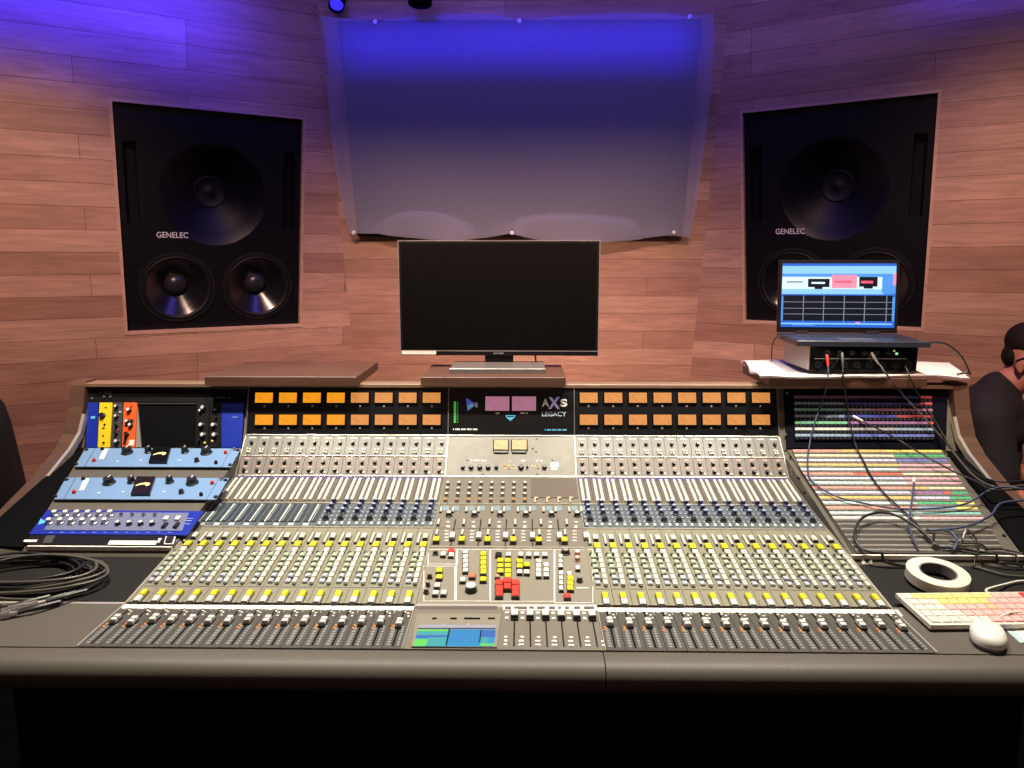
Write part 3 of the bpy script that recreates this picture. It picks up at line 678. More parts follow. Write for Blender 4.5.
# print line below the buttons: dark and white label cells
pb = MB()
def cell(fr, u0, v0, u1, v1, mi, h=.0055): 
    q = [fr.at(u0, v1, .003), fr.at(u1, v1, .003), fr.at(u1, v0, .003), fr.at(u0, v0, .003)]; pb.quad(q, h, fr, mi, .003)
a0, b0 = BC.at(416, 610); 
pb.quad([(-cw, -.030), (cw, -.030), (cw, .002), (-cw, .002)], .004, BC, 2, -.002)
cell(BC, 416, 607, 497, 611, 0); cell(BC, 503, 606, 597, 611.5, 1)
for u0, u1 in ((505, 511), (514, 527), (529, 534), (537, 545), (549, 555), (558, 561), (565, 569), (574, 580), (584, 594)): cell(BC, u0, 607.5, u1, 610.5, 0, .006)
build('label_holder', pb, [mat('dark_label', (.09, .075, .06), .5), M_white2, M_rail], con, smooth=0)
# six group faders with yellow keys
for X, Y in ((93, 342), (238, 342), (384, 344), (530, 344), (676, 345), (822, 345)):
    def CB(X, Y): return 420 + X / 5.689, 480 + Y / 5.689
    u, v = CB(X, Y); fr = BC; a, b = fr.at(u, v, .008); build('yellow_button', key(fr, a, b, .015, .022, .011), M_yellow, con)
    for dx, Y2, w, d in ((3, 312, .006, .026),): a, b = BC.at(*CB(X + dx, Y2)); build('white_button', key(BC, a, b, w, d, .007), M_ivory, con)
    a, b = CDf.at(*CB(X + 12, 245), .004); build('white_button', key(CDf, a, max(b, .016), .006, .028, .007), M_ivory, con)
    for dx in (27, 95):
        a, b = CDf.at(*CB(X + dx, 172), .004); build('white_button', key(CDf, a, b, .006, .026, .006), M_ivory, con)
    tx = MB()
    for dx in (60, 118):
        a, b = CDf.at(*CB(X + dx, 160), .003); tx.box(a - .010, a + .006, b - .016, b + .010, .003, .004, CDf.M())
    build('blue_label', tx, mat('blue_grey_label', (.20, .28, .32), .5), con, smooth=0)
    a, b = CDf.at(*CB(X + 72, 200), .006); build('pan_knob', knob(CDf, a, b, .0085, .012, 1), [M_knob, M_white], con)
    a, b = CDf.at(*CB(X + 108, 235), .003)
    sl = MB().box(a - .0015, a + .0015, .003, b + .010, .003, .0038, CDf.M()); sl.box(a - .0015, a + .0015, bm0 + .008, LEN['BC'] - .002, .003, .0038, BC.M())
    build('fader_slot', sl, M_knob, con, smooth=0)
    u, v = CB(X + 89, 312); a2, b2 = BC.at(u, v, .012); fm = BC.M(a, b2, .003)
    build('group_fader_cap', MB().box(-.007, .007, -.017, .016, 0, .004, fm, 1).box(-.0065, .0065, -.012, .0155, .004, .010, fm, 0, taper=.0008, ch=.001), [M_white, M_knob], con)  # dark foot stands in for the shaded near face
    tk = MB()
    for k in range(4):
        a3, b3 = BC.at(*CB(X + 58, 352 - k * 18)); tk.box(a3 - .005, a3 + .005, b3, b3 + .003, .003, .0036, BC.M())
    for k in range(3):
        a3, b3 = CDf.at(*CB(X + 66, 295 - k * 24)); tk.box(a3 - .004, a3 + .004, max(b3, .004), max(b3, .004) + .004, .003, .0038, CDf.M())
    build('scale_print', tk, M_inkw, con, smooth=0)['kind'] = 'stuff'
# grid of assign knobs and the blank plate
for r, v in enumerate((485, 490.6, 496.2, 502)):
    for c in range(8):
        u = 448 + c * 11.0 - (v - 485) * .05 * (8 - c) * .35
        a, b = DE.at(u, v, .003); build('assign_knob', knob(DE, a, b, .0058, .009, 1), [mat('brown_knob', (.17, .14, .115), .4), M_white if r < 3 else M_orange], con)
bl = MB().box(*(DE.at(531, 484)[0], DE.at(576, 484)[0]), .034, LEN['DE'] - .012, .003, .005, DE.M()); build('blank_plate', bl, mat('brown_plate', (.13, .105, .083), .5), con, smooth=0)
for u in (536, 548, 559, 571): a, b = DE.at(u, 500.5, .003); build('talkback_key', MB().box(a - .004, a - .001, b - .018, b + .010, .003, .009, DE.M()).box(a - .001, a + .006, b + .004, b + .010, .003, .009, DE.M()), mat('peach_key', (.75, .52, .36), .45), con, smooth=0)
# upper master panel
def ep(X, Y): return EF.at(430 + X / 6.4, 370 + Y / 6.4, .003)
for X0, X1 in ((410, 500), (525, 618)):
    (a0, b0), (a1, b1) = ep(X0, 515), ep(X1, 454); vu('compressor_meter', EF, (a0 + a1) / 2, (b0 + b1) / 2, a1 - a0, b1 - b0, M_cream, con)
    (a0, b0), (a1, b1) = ep(X0, 533), ep(X1, 522); build('meter_base', MB().box(a0, a1, b0, b1, .003, .008, EF.M()), M_knob, con, smooth=0)
for X, r in ((210, .0055), (263, .0068), (318, .0068), (372, .0068), (424, .0055), (583, .0078), (732, .0062), (623, .003)):
    a, b = ep(X, 624); build('rotary_knob', knob(EF, a, b, r, .011), M_knob, con)
ul = MB()
for X, Y, mi in ((478, 615, 0), (508, 612, 1), (535, 612, 2), (540, 630, 1), (478, 632, 1), (655, 618, 1), (672, 618, 2), (690, 628, 0), (508, 632, 0), (658, 502, 3), (680, 522, 3), (340, 668, 3), (686, 668, 3), (784, 578, 3), (240, 578, 3), (683, 440, 3)):
    a, b = ep(X, Y); ul.box(a - .0022, a + .0022, b - .0022, b + .0022, .003, .0055, EF.M(), mi, ch=.0008)
build('indicator_row', ul, [M_red, M_led_y, M_white, M_knob], con)
up = MB()
for X0, Y0, X1, Y1, n, mi in ((262, 584, 372, 576, 12, 0), (495, 590, 520, 582, 3, 1), (578, 585, 612, 577, 4, 0), (680, 585, 722, 577, 5, 0), (650, 480, 668, 474, 3, 1), (470, 612, 486, 606, 2, 1)):
    a0, b0 = ep(X0, Y0); a1, b1 = ep(X1, Y1); bars(up, EF, (a0, a1, b0, b1), n, mi)
(a0, b0), (a1, b1) = ep(768, 640), ep(822, 590); up.box(a0, a1, (b0 + b1) / 2 - .004, b1, .003, .0036, EF.M(), 2); up.box(a0 + .004, a1 - .004, b0, (b0 + b1) / 2 - .006, .003, .0036, EF.M(), 0)
build('upper_print', up, [M_inkw, M_pinkp, mat('pale_blue_badge', (.42, .58, .68), .5)], con, smooth=0)['kind'] = 'stuff'
# ---- touch display and six master faders at the front
q = [AB.at(*p, .003) for p in ((411, 648.5), (497, 648.5), (501, 615), (417, 615))]
dp = build('display_surround', MB().quad([(p[0], max(p[1], .004)) for p in q], .006, AB, 0, .002), mat('surround_taupe', (.24, .215, .175), .45), con, smooth=0)
def scr(name, fr, q, mats, rects, h, parent):
    """lit screen: q corners (bl, br, tr, tl) on fr, rects (x0, y0, x1, y1, mat) in 0..1 from the top left"""
    mb = MB(); bl, br, tr, tl = [Vector(p) for p in q]
    def P(x, y): return (tl * (1 - x) + tr * x) * (1 - y) + (bl * (1 - x) + br * x) * y
    for k, (x0, y0, x1, y1, mi) in enumerate(rects):
        hh = h + .00012 * (k + 1); mb.add([fr.p(*P(*c), hh) for c in ((x0, y1), (x1, y1), (x1, y0), (x0, y0))], [(0, 1, 2, 3)], mi)
    return build(name, mb, mats, parent, smooth=0, fix=False)
E_ = lambda n, c, s=1.0: mat(n, tuple(x * .3 for x in c), .3, emit=s, ecol=c)
e_blue, e_grn, e_dk, e_wht, e_nav, e_teal = E_('lit_blue', (.04, .25, .48)), E_('lit_green', (.13, .55, .10)), E_('lit_dark', (.005, .01, .03)), E_('lit_white', (.36, .35, .40)), E_('lit_navy', (.05, .13, .42)), E_('lit_teal', (.06, .32, .34))
rs = [(0, 0, 1, .22, 3), (0, .22, 1, 1, 0), (0, .26, .42, .5, 5), (0, .5, .42, .62, 4), (.0, .68, .16, 1, 1), (.16, .6, .42, 1, 5), (.42, .3, .82, .95, 0), (.82, .3, 1, .6, 4), (.82, .6, .92, .9, 5), (.82, .9, 1, 1, 1), (0, .24, .4, .34, 1)]
for k in range(9): rs.append((.43 + k * .045, .3, .435 + k * .045, .95, 4))
for k in range(4): rs.append((.43, .4 + k * .14, .82, .415 + k * .14, 4))
rs += [(0, .21, 1, .26, 2), (.4, .25, .42, 1, 2), (.81, .3, .825, .9, 2), (.3, .02, .36, .2, 3), (.62, .02, .66, .2, 3)]
q = [AB.at(*p, .006) for p in ((413, 646.5), (494, 646.5), (496, 625), (419, 625))]
scr('touch_display', AB, q, [e_blue, e_grn, e_dk, e_wht, e_nav, e_teal], rs, .0062, dp)
tp = MB()
for u0, u1 in ((432, 437), (450, 457), (464, 480), (488, 495)):
    (a0, b0), (a1, b1) = AB.at(u0, 619.4, .006), AB.at(u1, 617.8, .006); tp.box(a0, a1, b0, b1, .006, .0066, AB.M())
build('surround_print', tp, M_inkk, dp, smooth=0)['kind'] = 'stuff'
for i in range(6):
    a = AB.at(514.5 + i * 15.6, 620, .003)[0] * 1.0
    sl = MB().box(a - .0015, a + .0015, .012, .150, .003, .0036, AB.M())
    for k in range(3):
        for dx in (-.016, .012):
            if k < 2 or dx < 0: sl.box(a + dx - .003, a + dx + .003, .014 + k * .014, .020 + k * .014, .003, .0045, AB.M(), 1)
    for b in (.118, .140): sl.lathe([(.0045, .003), (.004, .0055)], AB.M(a - .0155, b), 10, 1)
    build('master_slot', sl, [M_knob, M_inkw], con, smooth=0)
    fm = AB.M(a, .128, .003)
    build('master_fader_cap', MB().box(-.0075, .0075, -.019, .013, 0, .005, fm, 1).box(-.0072, .0072, -.012, .013, .005, .011, fm, 0, taper=.0008, ch=.001).box(-.0072, .0072, -.016, -.012, .003, .0095, fm, 1), [M_white, M_knob], con)  # black front stands in for the shade on the near face
# ------------------------------------------------------------------ rack gear in the left sidecar
def plate(fr, q, h, m, name=None, parent=None, base=-.004): return MB().quad([fr.at(*p, h) for p in q], h, fr, 0, base)
def crop(fr, ox, oy, k, h=.004): return lambda X, Y, hh=None: fr.at(ox + X / k, oy + Y / k, h if hh is None else hh)
def compressor(q, pts, label):
    """q corners bl, br, tr, tl in the photo; pts in the same survey"""
    c = [Vector(SL.at(*p, .004)) for p in q]; ctr = sum((p for p in c), Vector((0, 0))) / 4
    t = thing('rack_compressor', SL.p(ctr.x, ctr.y, -.004), label, 'audio unit', 'sky blue rack compressors')
    mb = MB().quad(c, .004, SL, 0, .001)
    build('faceplate', mb, M_cbluep, t, smooth=0)
    bl, br, tr, tl = c; ins = [bl * .94 + br * .06, br * .94 + bl * .06, tr * .94 + tl * .06, tl * .94 + tr * .06]
    cc = sum(ins, Vector((0, 0))) / 4; ins = [p * .9 + cc * .1 for p in ins]
    build('chassis', MB().quad(ins, .001, SL, 0, -.0055), M_black, t, smooth=0)
    ln = MB()
    for f in (.06, .94):
        a, b = bl.lerp(br, f), tl.lerp(tr, f); ln.quad([a, a + Vector((.001, 0)), b + Vector((.001, 0)), b], .0044, SL, 0, .004)
    # white maker plate and small prints
    P = lambda x, y: (tl.lerp(tr, x)).lerp(bl.lerp(br, x), y)
    ln.quad([P(.125, .60), P(.155, .60), P(.148, .05), P(.115, .05)], .0046, SL, 1, .004)
    for x, y in ((.255, .72), (.40, .66), (.65, .66), (.90, .8)): p = P(x, y); ln.box(p.x - .004, p.x + .004, p.y - .0015, p.y + .0015, .004, .0046, SL.M(), 1)
    build('front_print', ln, [M_inkk, M_inkw], t, smooth=0)['kind'] = 'stuff'
    for x, y, r in ((.285, .26, .0155), (.42, .22, .0105), (.655, .22, .0105), (.795, .26, .0155), (.765, .72, .007)):
        p = P(x, y); build('knob', knob(SL, p.x, p.y, r, .018 if r > .009 else .012, 2 if r > .009 else None, 16), [M_knob, M_silver], t)
    for x, y, m in ((.105, .72, M_red), (.92, .28, M_red), (.965, .1, M_metal), (.115, .1, M_knob), (.895, .82, M_knob)):
        p = P(x, y); build('lamp' if m is M_red else 'switch', MB().lathe([(.0055, 0), (.005, .006), (.003, .009)], SL.M(p.x, p.y, .004), 10), m, t)
    for x, y in ((.012, .12), (.0, .9), (.988, .12), (.99, .9)):
        p = P(x, y); build('rack_screw', MB().lathe([(.0055, 0), (.005, .0035), (.002, .004)], SL.M(p.x, p.y, .004), 10), M_knob, t)
    g = [P(.467, .86), P(.583, .86), P(.555, .05), P(.442, .05)]
    o = build('meter', MB().quad(g, .012, SL, 0, .004), M_gloss, t, smooth=0)
    f = MB(); cx = sum((Vector(p) for p in g), Vector((0, 0))) / 4
    n = 16; up = [(math.cos(R(180 - 180 * i / n)) * .0175, math.sin(R(180 - 180 * i / n)) * .0135 - .002) for i in range(n + 1)]
    lo = [(.0145 - .029 * i / n, -.0075 + .0085 * math.sin(math.pi * i / n)) for i in range(n + 1)]
    f.quad([(cx.x + (x + y * .4), cx.y + y) for x, y in reversed(up + lo)], .0124, SL, 0, .012)
    build('dial', f, mat('lit_cream_dial', (.7, .55, .25), .4, emit=.45, ecol=(.95, .7, .28)), o, smooth=0)
compressor([(75, 466.5), (230.5, 467), (241, 448.5), (86, 448)], None, 'sky blue rack compressor mounted just below the yellow and orange modules')
compressor([(54, 499), (216, 499.5), (229, 478), (66, 477.5)], None, 'sky blue rack compressor mounted just above the dark blue equaliser')
q = [Vector(SL.at(*p, .004)) for p in ((29, 534), (187, 535), (204, 511), (47, 510))]
ctr = sum(q, Vector((0, 0))) / 4
t = thing('rack_equaliser', SL.p(ctr.x, ctr.y, -.004), 'dark blue rack equaliser crowded with rows of silver knobs', 'audio unit')
build('faceplate', MB().quad(q, .004, SL, 0, .001), M_royal, t, smooth=0)
build('chassis', MB().quad([p * .88 + ctr * .12 for p in q], .001, SL, 0, -.0055), M_black, t, smooth=0)
E3 = crop(SL, 20, 470, 4.45)
ins = MB().quad([E3(108, 268), E3(722, 272), E3(752, 192), E3(148, 188)], .0052, SL, 0, .004)
build('inset_plate', ins, mat('steel_blue_inset', (.16, .18, .30), .4), t, smooth=0)
for i in range(6):
    for X, Y in ((157 + i * 49.5, 203), (133 + i * 49.5, 238)):
        a, b = E3(X, Y); build('knob', MB().lathe([(.0105, 0), (.0100, .004), (.008, .005), (.0070, .013)], SL.M(a, b, .005), 12).lathe([(.0062, .013), (.0055, .0138)], SL.M(a, b, .005), 12, 1), [M_metal, M_white], t)
for i in range(4):
    a, b = E3(436 + i * 51, 245); build('knob', knob(SL, a, b, .0072, .011, 1), [M_knob, M_white], t)
    a, b = E3(452 + i * 50, 205); build('switch', MB().lathe([(.005, 0), (.0045, .006), (.002, .010)], SL.M(a, b, .005), 10), M_metal, t)
for X in (648, 700):
    a, b = E3(X, 248); build('toggle', MB().box(a - .005, a + .005, b - .014, b + .006, .005, .011, SL.M(), ch=.001), M_knob, t)
    a, b = E3(X + 4, 222); build('switch', MB().box(a - .006, a + .006, b - .008, b + .008, .005, .012, SL.M(), ch=.001), M_white, t)
pr = MB()
pr.quad([E3(80, 244), E3(122, 232), E3(92, 216)], .0046, SL, 0, .004)
for Y in (216, 226, 240): a0, b0 = E3(765 - (Y - 200) * .7, Y); pr.box(a0 - .010, a0 + .010, b0 - .0012, b0 + .0012, .004, .0046, SL.M(), 1)
for i in range(12): a0, b0 = E3(140 + i * 48, 278); pr.box(a0 - .005, a0 + .003, b0 - .0008, b0 + .0008, .004, .0046, SL.M(), 1)
build('front_print', pr, [M_cyan, mat('blue_white_print', (.4, .45, .75), .5)], t, smooth=0)['kind'] = 'stuff'
# black utility panel below it
q = [Vector(SL.at(*p, .004)) for p in ((24, 545.5), (181, 546), (189, 535.6), (30, 535))]; q = [Vector((min(p.x, -.8125), max(p.y, .001))) for p in q]; ctr = sum(q, Vector((0, 0))) / 4
t = thing('rack_utility_panel', SL.p(ctr.x, ctr.y, -.004), 'black rack panel with a white label strip under the dark blue equaliser', 'rack panel')
build('faceplate', MB().quad(q, .004, SL, 0, -.0015), M_satin, t, smooth=0)
build('label_strip', MB().quad([E3(390, 333), E3(603, 334), E3(612, 316), E3(400, 315)], .005, SL, 0, .004), M_white2, t, smooth=0)
build('label_strip', MB().quad([E3(14, 321), E3(72, 321), E3(80, 311), E3(20, 311)], .005, SL, 0, .004), M_white2, t, smooth=0)
build('power_switch', MB().quad([E3(640, 332), E3(684, 333), E3(694, 300), E3(650, 299)], .007, SL, 0, .004).quad([E3(647, 328), E3(678, 329), E3(687, 304), E3(656, 303)], .010, SL, 1, .007), [M_silver, M_knob], t, smooth=0)
build('maker_mark', MB().quad([E3(100, 325), E3(140, 325), E3(158, 292), E3(118, 292)], .005, SL, 0, .004), mat('dim_grey_mark', (.06, .06, .06), .5), t, smooth=0)
build('power_lamp', MB().quad([E3(612, 325), E3(620, 325), E3(632, 305), E3(616, 305)], .0055, SL, 0, .004), M_silver, t, smooth=0)

# upper module rack on the steep face
U2 = crop(SU, 70, 370, 5.69)
def zq(X0, X1, X2, X3, Y0=440, Y1=185): return [Vector(p) for p in (U2(X0, Y0), U2(X1, Y0), U2(X2, Y1), U2(X3, Y1))]
q = [Vector(SU.at(*p, .004)) for p in ((88, 402.5), (247, 402.5), (248, 389.5), (90.5, 388.5))]; ctr = sum(q, Vector((0, 0))) / 4
t = thing('rack_power_supply', SU.p(ctr.x, ctr.y, -.004), 'plain black rack panel running above the coloured module row', 'rack panel')
build('faceplate', MB().quad(q, .004, SU, 0, -.005), M_satin, t, smooth=0)
o = MB()
a0, b0 = U2(168, 134); a1, b1 = U2(252, 123); bars(o, SU, (a0, a1, b0, b1), 7, 0, h0=.004, h1=.0046)
a0, b0 = U2(832, 162); a1, b1 = U2(912, 154); bars(o, SU, (a0, a1, b0, b1), 6, 0, h0=.004, h1=.0046)
build('front_print', o, mat('dim_print', (.14, .14, .14), .5), t, smooth=0)['kind'] = 'stuff'
for X, Y in ((196, 153), (232, 153), (128, 108), (128, 163)): a, b = U2(X, Y); build('rack_screw', MB().lathe([(.004, 0), (.0035, .004)], SU.M(a, b, .004), 10), mat('dull_steel', (.18, .18, .19), .4, .6), t)
q = [Vector(SU.at(*p, .0)) for p in ((83.5, 447.2), (241.5, 447.6), (245.5, 403), (88, 403))]; ctr = sum(q, Vector((0, 0))) / 4
t = thing('module_rack', SU.p(ctr.x, ctr.y, -.012), 'open black module rack holding narrow coloured modules with an empty middle bay', 'audio rack')
build('backplate', MB().quad(q, -.0025, SU, 0, -.0055), M_black, t, smooth=0)
rl = MB()
for Y0, Y1 in ((447, 441), (192, 184)): rl.quad([U2(378, Y0), U2(716, Y0), U2(716, Y1), U2(378, Y1)], .002, SU, 0, -.0025)
build('rack_rail', rl, mat('dark_rail', (.10, .10, .105), .4, .4), t, smooth=0)
def module(q, m, label, bits, name='rack_module'):
    ctr = sum(q, Vector((0, 0))) / 4
    t = thing(name, SU.p(ctr.x, ctr.y, -.002), label, 'audio module')
    build('faceplate', MB().quad(q, .004, SU, 0, -.002), m, t, smooth=0)
    bl, br, tr, tl = q; P = lambda x, y: (tl.lerp(tr, x)).lerp(bl.lerp(br, x), y)
    for kind, x, y, *z in bits:
        p = P(x, y)
        if kind == 'knob': build('knob', knob(SU, p.x, p.y, z[0], .012, 1 if len(z) > 1 else None), [M_knob, M_silver], t)
        elif kind == 'lamp': build('lamp', MB().lathe([(.003, 0), (.0026, .004)], SU.M(p.x, p.y, .004), 8), z[0], t)
        elif kind == 'label': build('label_plate', MB().box(p.x - z[0], p.x + z[0], p.y - z[1], p.y + z[1], .004, .005, SU.M()), z[2], t, smooth=0)
    return t
module(zq(88, 156, 160, 103), M_royal, 'narrow royal blue blank module left of the yellow module', [('label', .55, .34, .006, .004, M_cyan)])
module(zq(158, 226, 242, 168), M_lime, 'bright yellow narrow module with one black knob', [('knob', .3, .3, .009), ('label', .5, .12, .004, .0015, M_inkk), ('label', .4, .58, .004, .002, M_inkk), ('label', .4, .75, .003, .002, M_inkk), ('lamp', .5, .5, M_knob), ('lamp', .5, .9, M_knob)])
module(zq(231, 292, 300, 247), mat('graphite_panel', (.05, .052, .058), .4), 'dark grey narrow module between the yellow and orange modules', [('knob', .4, .1, .006, 1), ('knob', .45, .32, .006, 1), ('knob', .5, .52, .005), ('knob', .5, .7, .005), ('knob', .6, .88, .007, 1), ('lamp', .8, .22, M_white), ('lamp', .7, .62, M_red)])
module(zq(296, 370, 382, 306), M_tanger, 'red orange narrow module with black knobs', [('label', .5, .46, .011, .011, M_knob), ('knob', .45, .18, .0075, 1), ('knob', .35, .44, .007, 1), ('knob', .62, .52, .007, 1), ('knob', .35, .72, .007), ('label', .25, .8, .0045, .02, M_knob), ('label', .72, .9, .008, .009, M_white), ('lamp', .6, .08, M_red)])
module([Vector(U2(*p)) for p in ((374, 440), (404, 440), (387, 250), (384, 210))], mat('warm_grey_panel', (.30, .26, .22), .5), 'slim grey wedge of bare metal right of the orange module', [], 'rack_bracket')
module(zq(712, 786, 792, 722), M_satin, 'black narrow module with a column of silver topped knobs beside the empty bay', [('knob', .55, .13, .008, 1), ('knob', .35, .2, .005, 1), ('knob', .45, .52, .008, 1), ('knob', .6, .74, .008, 1), ('knob', .3, .86, .005), ('lamp', .75, .9, M_led_y)])
module(zq(790, 856, 861, 796), M_satin, 'black narrow module with a column of silver topped knobs beside the wide blue panel', [('knob', .55, .18, .005), ('knob', .4, .52, .008, 1), ('knob', .5, .74, .008, 1), ('lamp', .3, .86, M_led_y), ('knob', .6, .35, .004)])
module(zq(860, 974, 990, 862, 442), M_royal, 'wide royal blue blank panel at the inner end of the module row', [('label', .63, .33, .009, .0022, mat('faint_blue_print', (.10, .13, .5), .5))])

# ------------------------------------------------------------------ patch bays in the right sidecar
lab = {}
def LC(n, c): return mat('label_' + n, c, .6)
cols = dict(salmon=(.80, .33, .27), red=(.72, .13, .10), orange=(.85, .50, .18), yellow=(.80, .66, .16), cream=(.80, .70, .50), green=(.08, .45, .20), lilac=(.60, .58, .78), blue=(.16, .20, .58), pink=(.80, .42, .48), cyan=(.58, .76, .76), white=(.76, .74, .72), teal=(.25, .55, .52), mauve=(.32, .16, .26), steel=(.30, .42, .60), navy=(.06, .07, .36), purple=(.34, .16, .36), moss=(.22, .56, .36), wine=(.4, .06, .08), grey=(.4, .4, .45))
LM = {k: LC(k, v) for k, v in cols.items()}
M_bay = mat('bay_face', (.055, .05, .042), .5); M_bay_d = mat('bay_face_dark', (.003, .003, .009), .6, spec=.08); M_nick = mat('nickel_ring', (.56, .54, .48), .4, .2)
def bay_row(fr, v, vn, uL, uR, spans, t, face, ncol=48, lh=.40, twin=True):
    """one patch row: face strip, label strip split into coloured spans, a line of jacks"""
    bl, br = Vector(fr.at(uL[1], vn, .003)), Vector(fr.at(uR[1], vn, .003)); tl, tr = Vector(fr.at(uL[0], v, .003)), Vector(fr.at(uR[0], v, .003))
    bl.y += .0004; br.y = bl.y; tr.y = tl.y; bl.x = max(bl.x, .8155); tl.x = max(tl.x, .8155)
    o = build('jack_row', MB().quad([bl, br, tr, tl], .003, fr, 0, -.0055), face, t, smooth=0)
    P = lambda x, y: (tl.lerp(tr, x)).lerp(bl.lerp(br, x), y)
    if spans:
        mb = MB(); ms = []; x = 0
        for nme, w in spans:
            m = LM[nme]
            if m not in ms: ms.append(m)
            n = max(1, int(w * 24))
            for k in range(n):
                x0, x1 = x + w * k / n, x + w * (k + .93) / n
                mb.quad([P(x0, .05 + lh), P(x1, .05 + lh), P(x1, .05), P(x0, .05)], .0042, fr, ms.index(m), .003)
            x += w
        build('label_strip', mb, ms, o, smooth=0)
    jk = MB(); ys = (.74,) if spans else (.28, .74)
    for y in ys:
        for k in range(ncol):
            p = P((k + .5) / ncol, y); jk.lathe([(.0036, .003), (.0034, .0046), (.0019, .0046)], fr.M(p.x, p.y), 6, 0, close=False)
            M = fr.M(p.x, p.y); jk.add([M @ Vector((.0019 * math.cos(i * math.pi / 3), .0019 * math.sin(i * math.pi / 3), .0036)) for i in range(6)], [tuple(range(6))], 1)
    j = build('jacks', jk, [M_nick if face is M_bay else mat('dull_ring', (.10, .10, .12), .4, .3), M_inkk], o, smooth=0, fix=False); j['kind'] = 'stuff'
    return o
vu_ = [396.7, 402.9, 409.3, 415.7, 422.2, 428.5, 434.8, 441.2]
t = thing('patch_bay', SU.p(SU.at(873, 447)[0], 0, -.004), 'upper black patch bay with dim coloured label strips under the paper', 'patch bay')
q = [SU.at(787, 448, .002), SU.at(946, 448.5, .002), SU.at(948, 389.5, .002), SU.at(784, 389.5, .002)]
build('faceplate', MB().quad(q, .0012, SU, 0, -.0055), M_bay_d, t, smooth=0)
SUp = SU.lift(.004)
for k, sp in enumerate(([('mauve', .72), ('blue', .18), ('wine', .1)], [('steel', .36), ('navy', .54), ('wine', .1)], [('teal', .36), ('grey', .19), ('mauve', .45)], [('steel', .36), ('navy', .38), ('wine', .26)], [('moss', .38), ('purple', .58), ('red', .04)], [('white', .42), ('grey', .3), ('steel', .28)], [('steel', .42), ('blue', .58)])):  # label colours dimmed, the shade of the shelf above is in them
    bay_row(SUp, vu_[k] - 1.2, vu_[k + 1] - 1.4, (794 + k * .2, 794 + k * .2), (932 + k * .4, 932 + k * .4), sp, t, M_bay_d, 32, .42)
for u, v in ((785.5, 434.5), (942, 434), (787, 393), (945, 393)): a, b = SU.at(u, v, .002); build('rack_screw', MB().lathe([(.004, 0), (.0035, .003)], SU.M(a, b, .0012), 10), M_metal, t)
vl = [449.6, 454.3, 458.9, 463.5, 468.0, 472.5, 477.0, 481.4, 486.3, 491.0, 496.0, 501.4, 506.2, 511.5, 516.3, 521.2]
t = thing('patch_bay', SR.p(SR.at(890, 549)[0], 0, -.004), 'lower grey patch bay of many coloured label strips and jack rows under the cables', 'patch bay')
sps = [[('salmon', .33), ('orange', .3), ('yellow', .37)], [('cream', .66), ('green', .34)], [('lilac', .66), ('blue', .34)], [('orange', .66), ('pink', .34)], [('cyan', .64), ('pink', .36)], [('salmon', .33), ('red', .32), ('cream', .35)], [('lilac', .64), ('pink', .36)], [('cyan', .64), ('pink', .36)], [('salmon', .64), ('orange', .12), ('cream', .24)], [('lilac', .62), ('purple', .22), ('red', .05), ('green', .11)], [('orange', .62), ('lilac', .24), ('green', .14)], [('cyan', .62), ('green', .26), ('yellow', .12)], [('salmon', .6), ('steel', .26), ('yellow', .14)], [('cyan', .62), ('teal', .38)], [('white', .58), ('pink', .42)]]
def uLf(v): return 792.5 + (v - 450) * (820 - 792.5) / (517 - 450)
def uRf(v): return 941 + (v - 450) * (983 - 941) / (517 - 450)
q = [SR.at(*p, .0) for p in ((845, 553.5), (1018, 554), (944, 450), (787, 449.6))]; q = [(max(a, .813), max(b, .0005)) for a, b in q]
build('faceplate', MB().quad(q, -.0005, SR, 0, -.0055), M_taupe, t, smooth=0)
SLp = SR.lift(.001)
for k, sp in enumerate(sps):
    v, vn = vl[k], vl[k + 1]; bay_row(SLp, v, vn, (uLf(v), uLf(vn)), (uRf(v), uRf(vn)), sp, t, M_bay, 48, .46)
vv = [521.2, 532, 542.5, 552.5]
for k in range(3): bay_row(SLp, vv[k], vv[k + 1], (uLf(vv[k]), uLf(vv[k + 1])), (uRf(vv[k]), uRf(vv[k + 1])), None, t, M_bay, 48)
for u, v in ((790.5, 457.5), (798.5, 478.5), (804.5, 493), (949, 456.5), (1004, 536)): a, b = SR.at(u, v); build('rack_screw', MB().lathe([(.0045, 0), (.004, .004)], SR.M(a, b, -.0005), 10), M_knob, t)
# white socket plate on the lip under the patch bay
LIP = Frame((0, Q0.y - .0205, Q0.z - .034), (1, 0, 0), (0, .017, .023))
a, b = LIP.at(866, 560)
sp_ = build('socket_plate', MB().box(a - .012, a + .012, max(b - .011, .001), b + .011, .0003, .003, LIP.M(), ch=.0008), M_white2, con, smooth=0)
build('socket', MB().lathe([(.006, .003), (.006, .005), (.003, .005), (.003, .0035)], LIP.M(a, b + .001), 14), M_knob, sp_)

# ------------------------------------------------------------------ boards on the console top
for x0, x1 in ((-.86, -.50), (-.22, .06), (.82, 1.18)): build('board_support', MB().box(x0, x1, 2.385, 2.42, .99, 1.1298), M_black, con, smooth=0)
def board(x0, x1, y0, y1, z0, z1, label):
    mb = MB().box(x0, x1, y0, y1, z0, z1, ch=.0015)
    return tag(build('wooden_board', mb, M_walnut, at=((x0 + x1) / 2, (y0 + y1) / 2, z0), smooth=0), label, 'board')
def atz(z): return Frame((0, 0, z), (1, 0, 0), (0, 1, 0))
ZT = 1.1302; T = atz(ZT + .027)
lx0, lx1 = T.at(203, 377)[0], T.at(353.5, 379)[0]
board(lx0, lx1, 2.17, 2.50, ZT, ZT + .027, 'empty walnut board on the console top above the left meters')
board(T.at(420, 378)[0], T.at(566, 378)[0], 2.168, 2.44, ZT, ZT + .027, 'walnut board under the monitor stand')
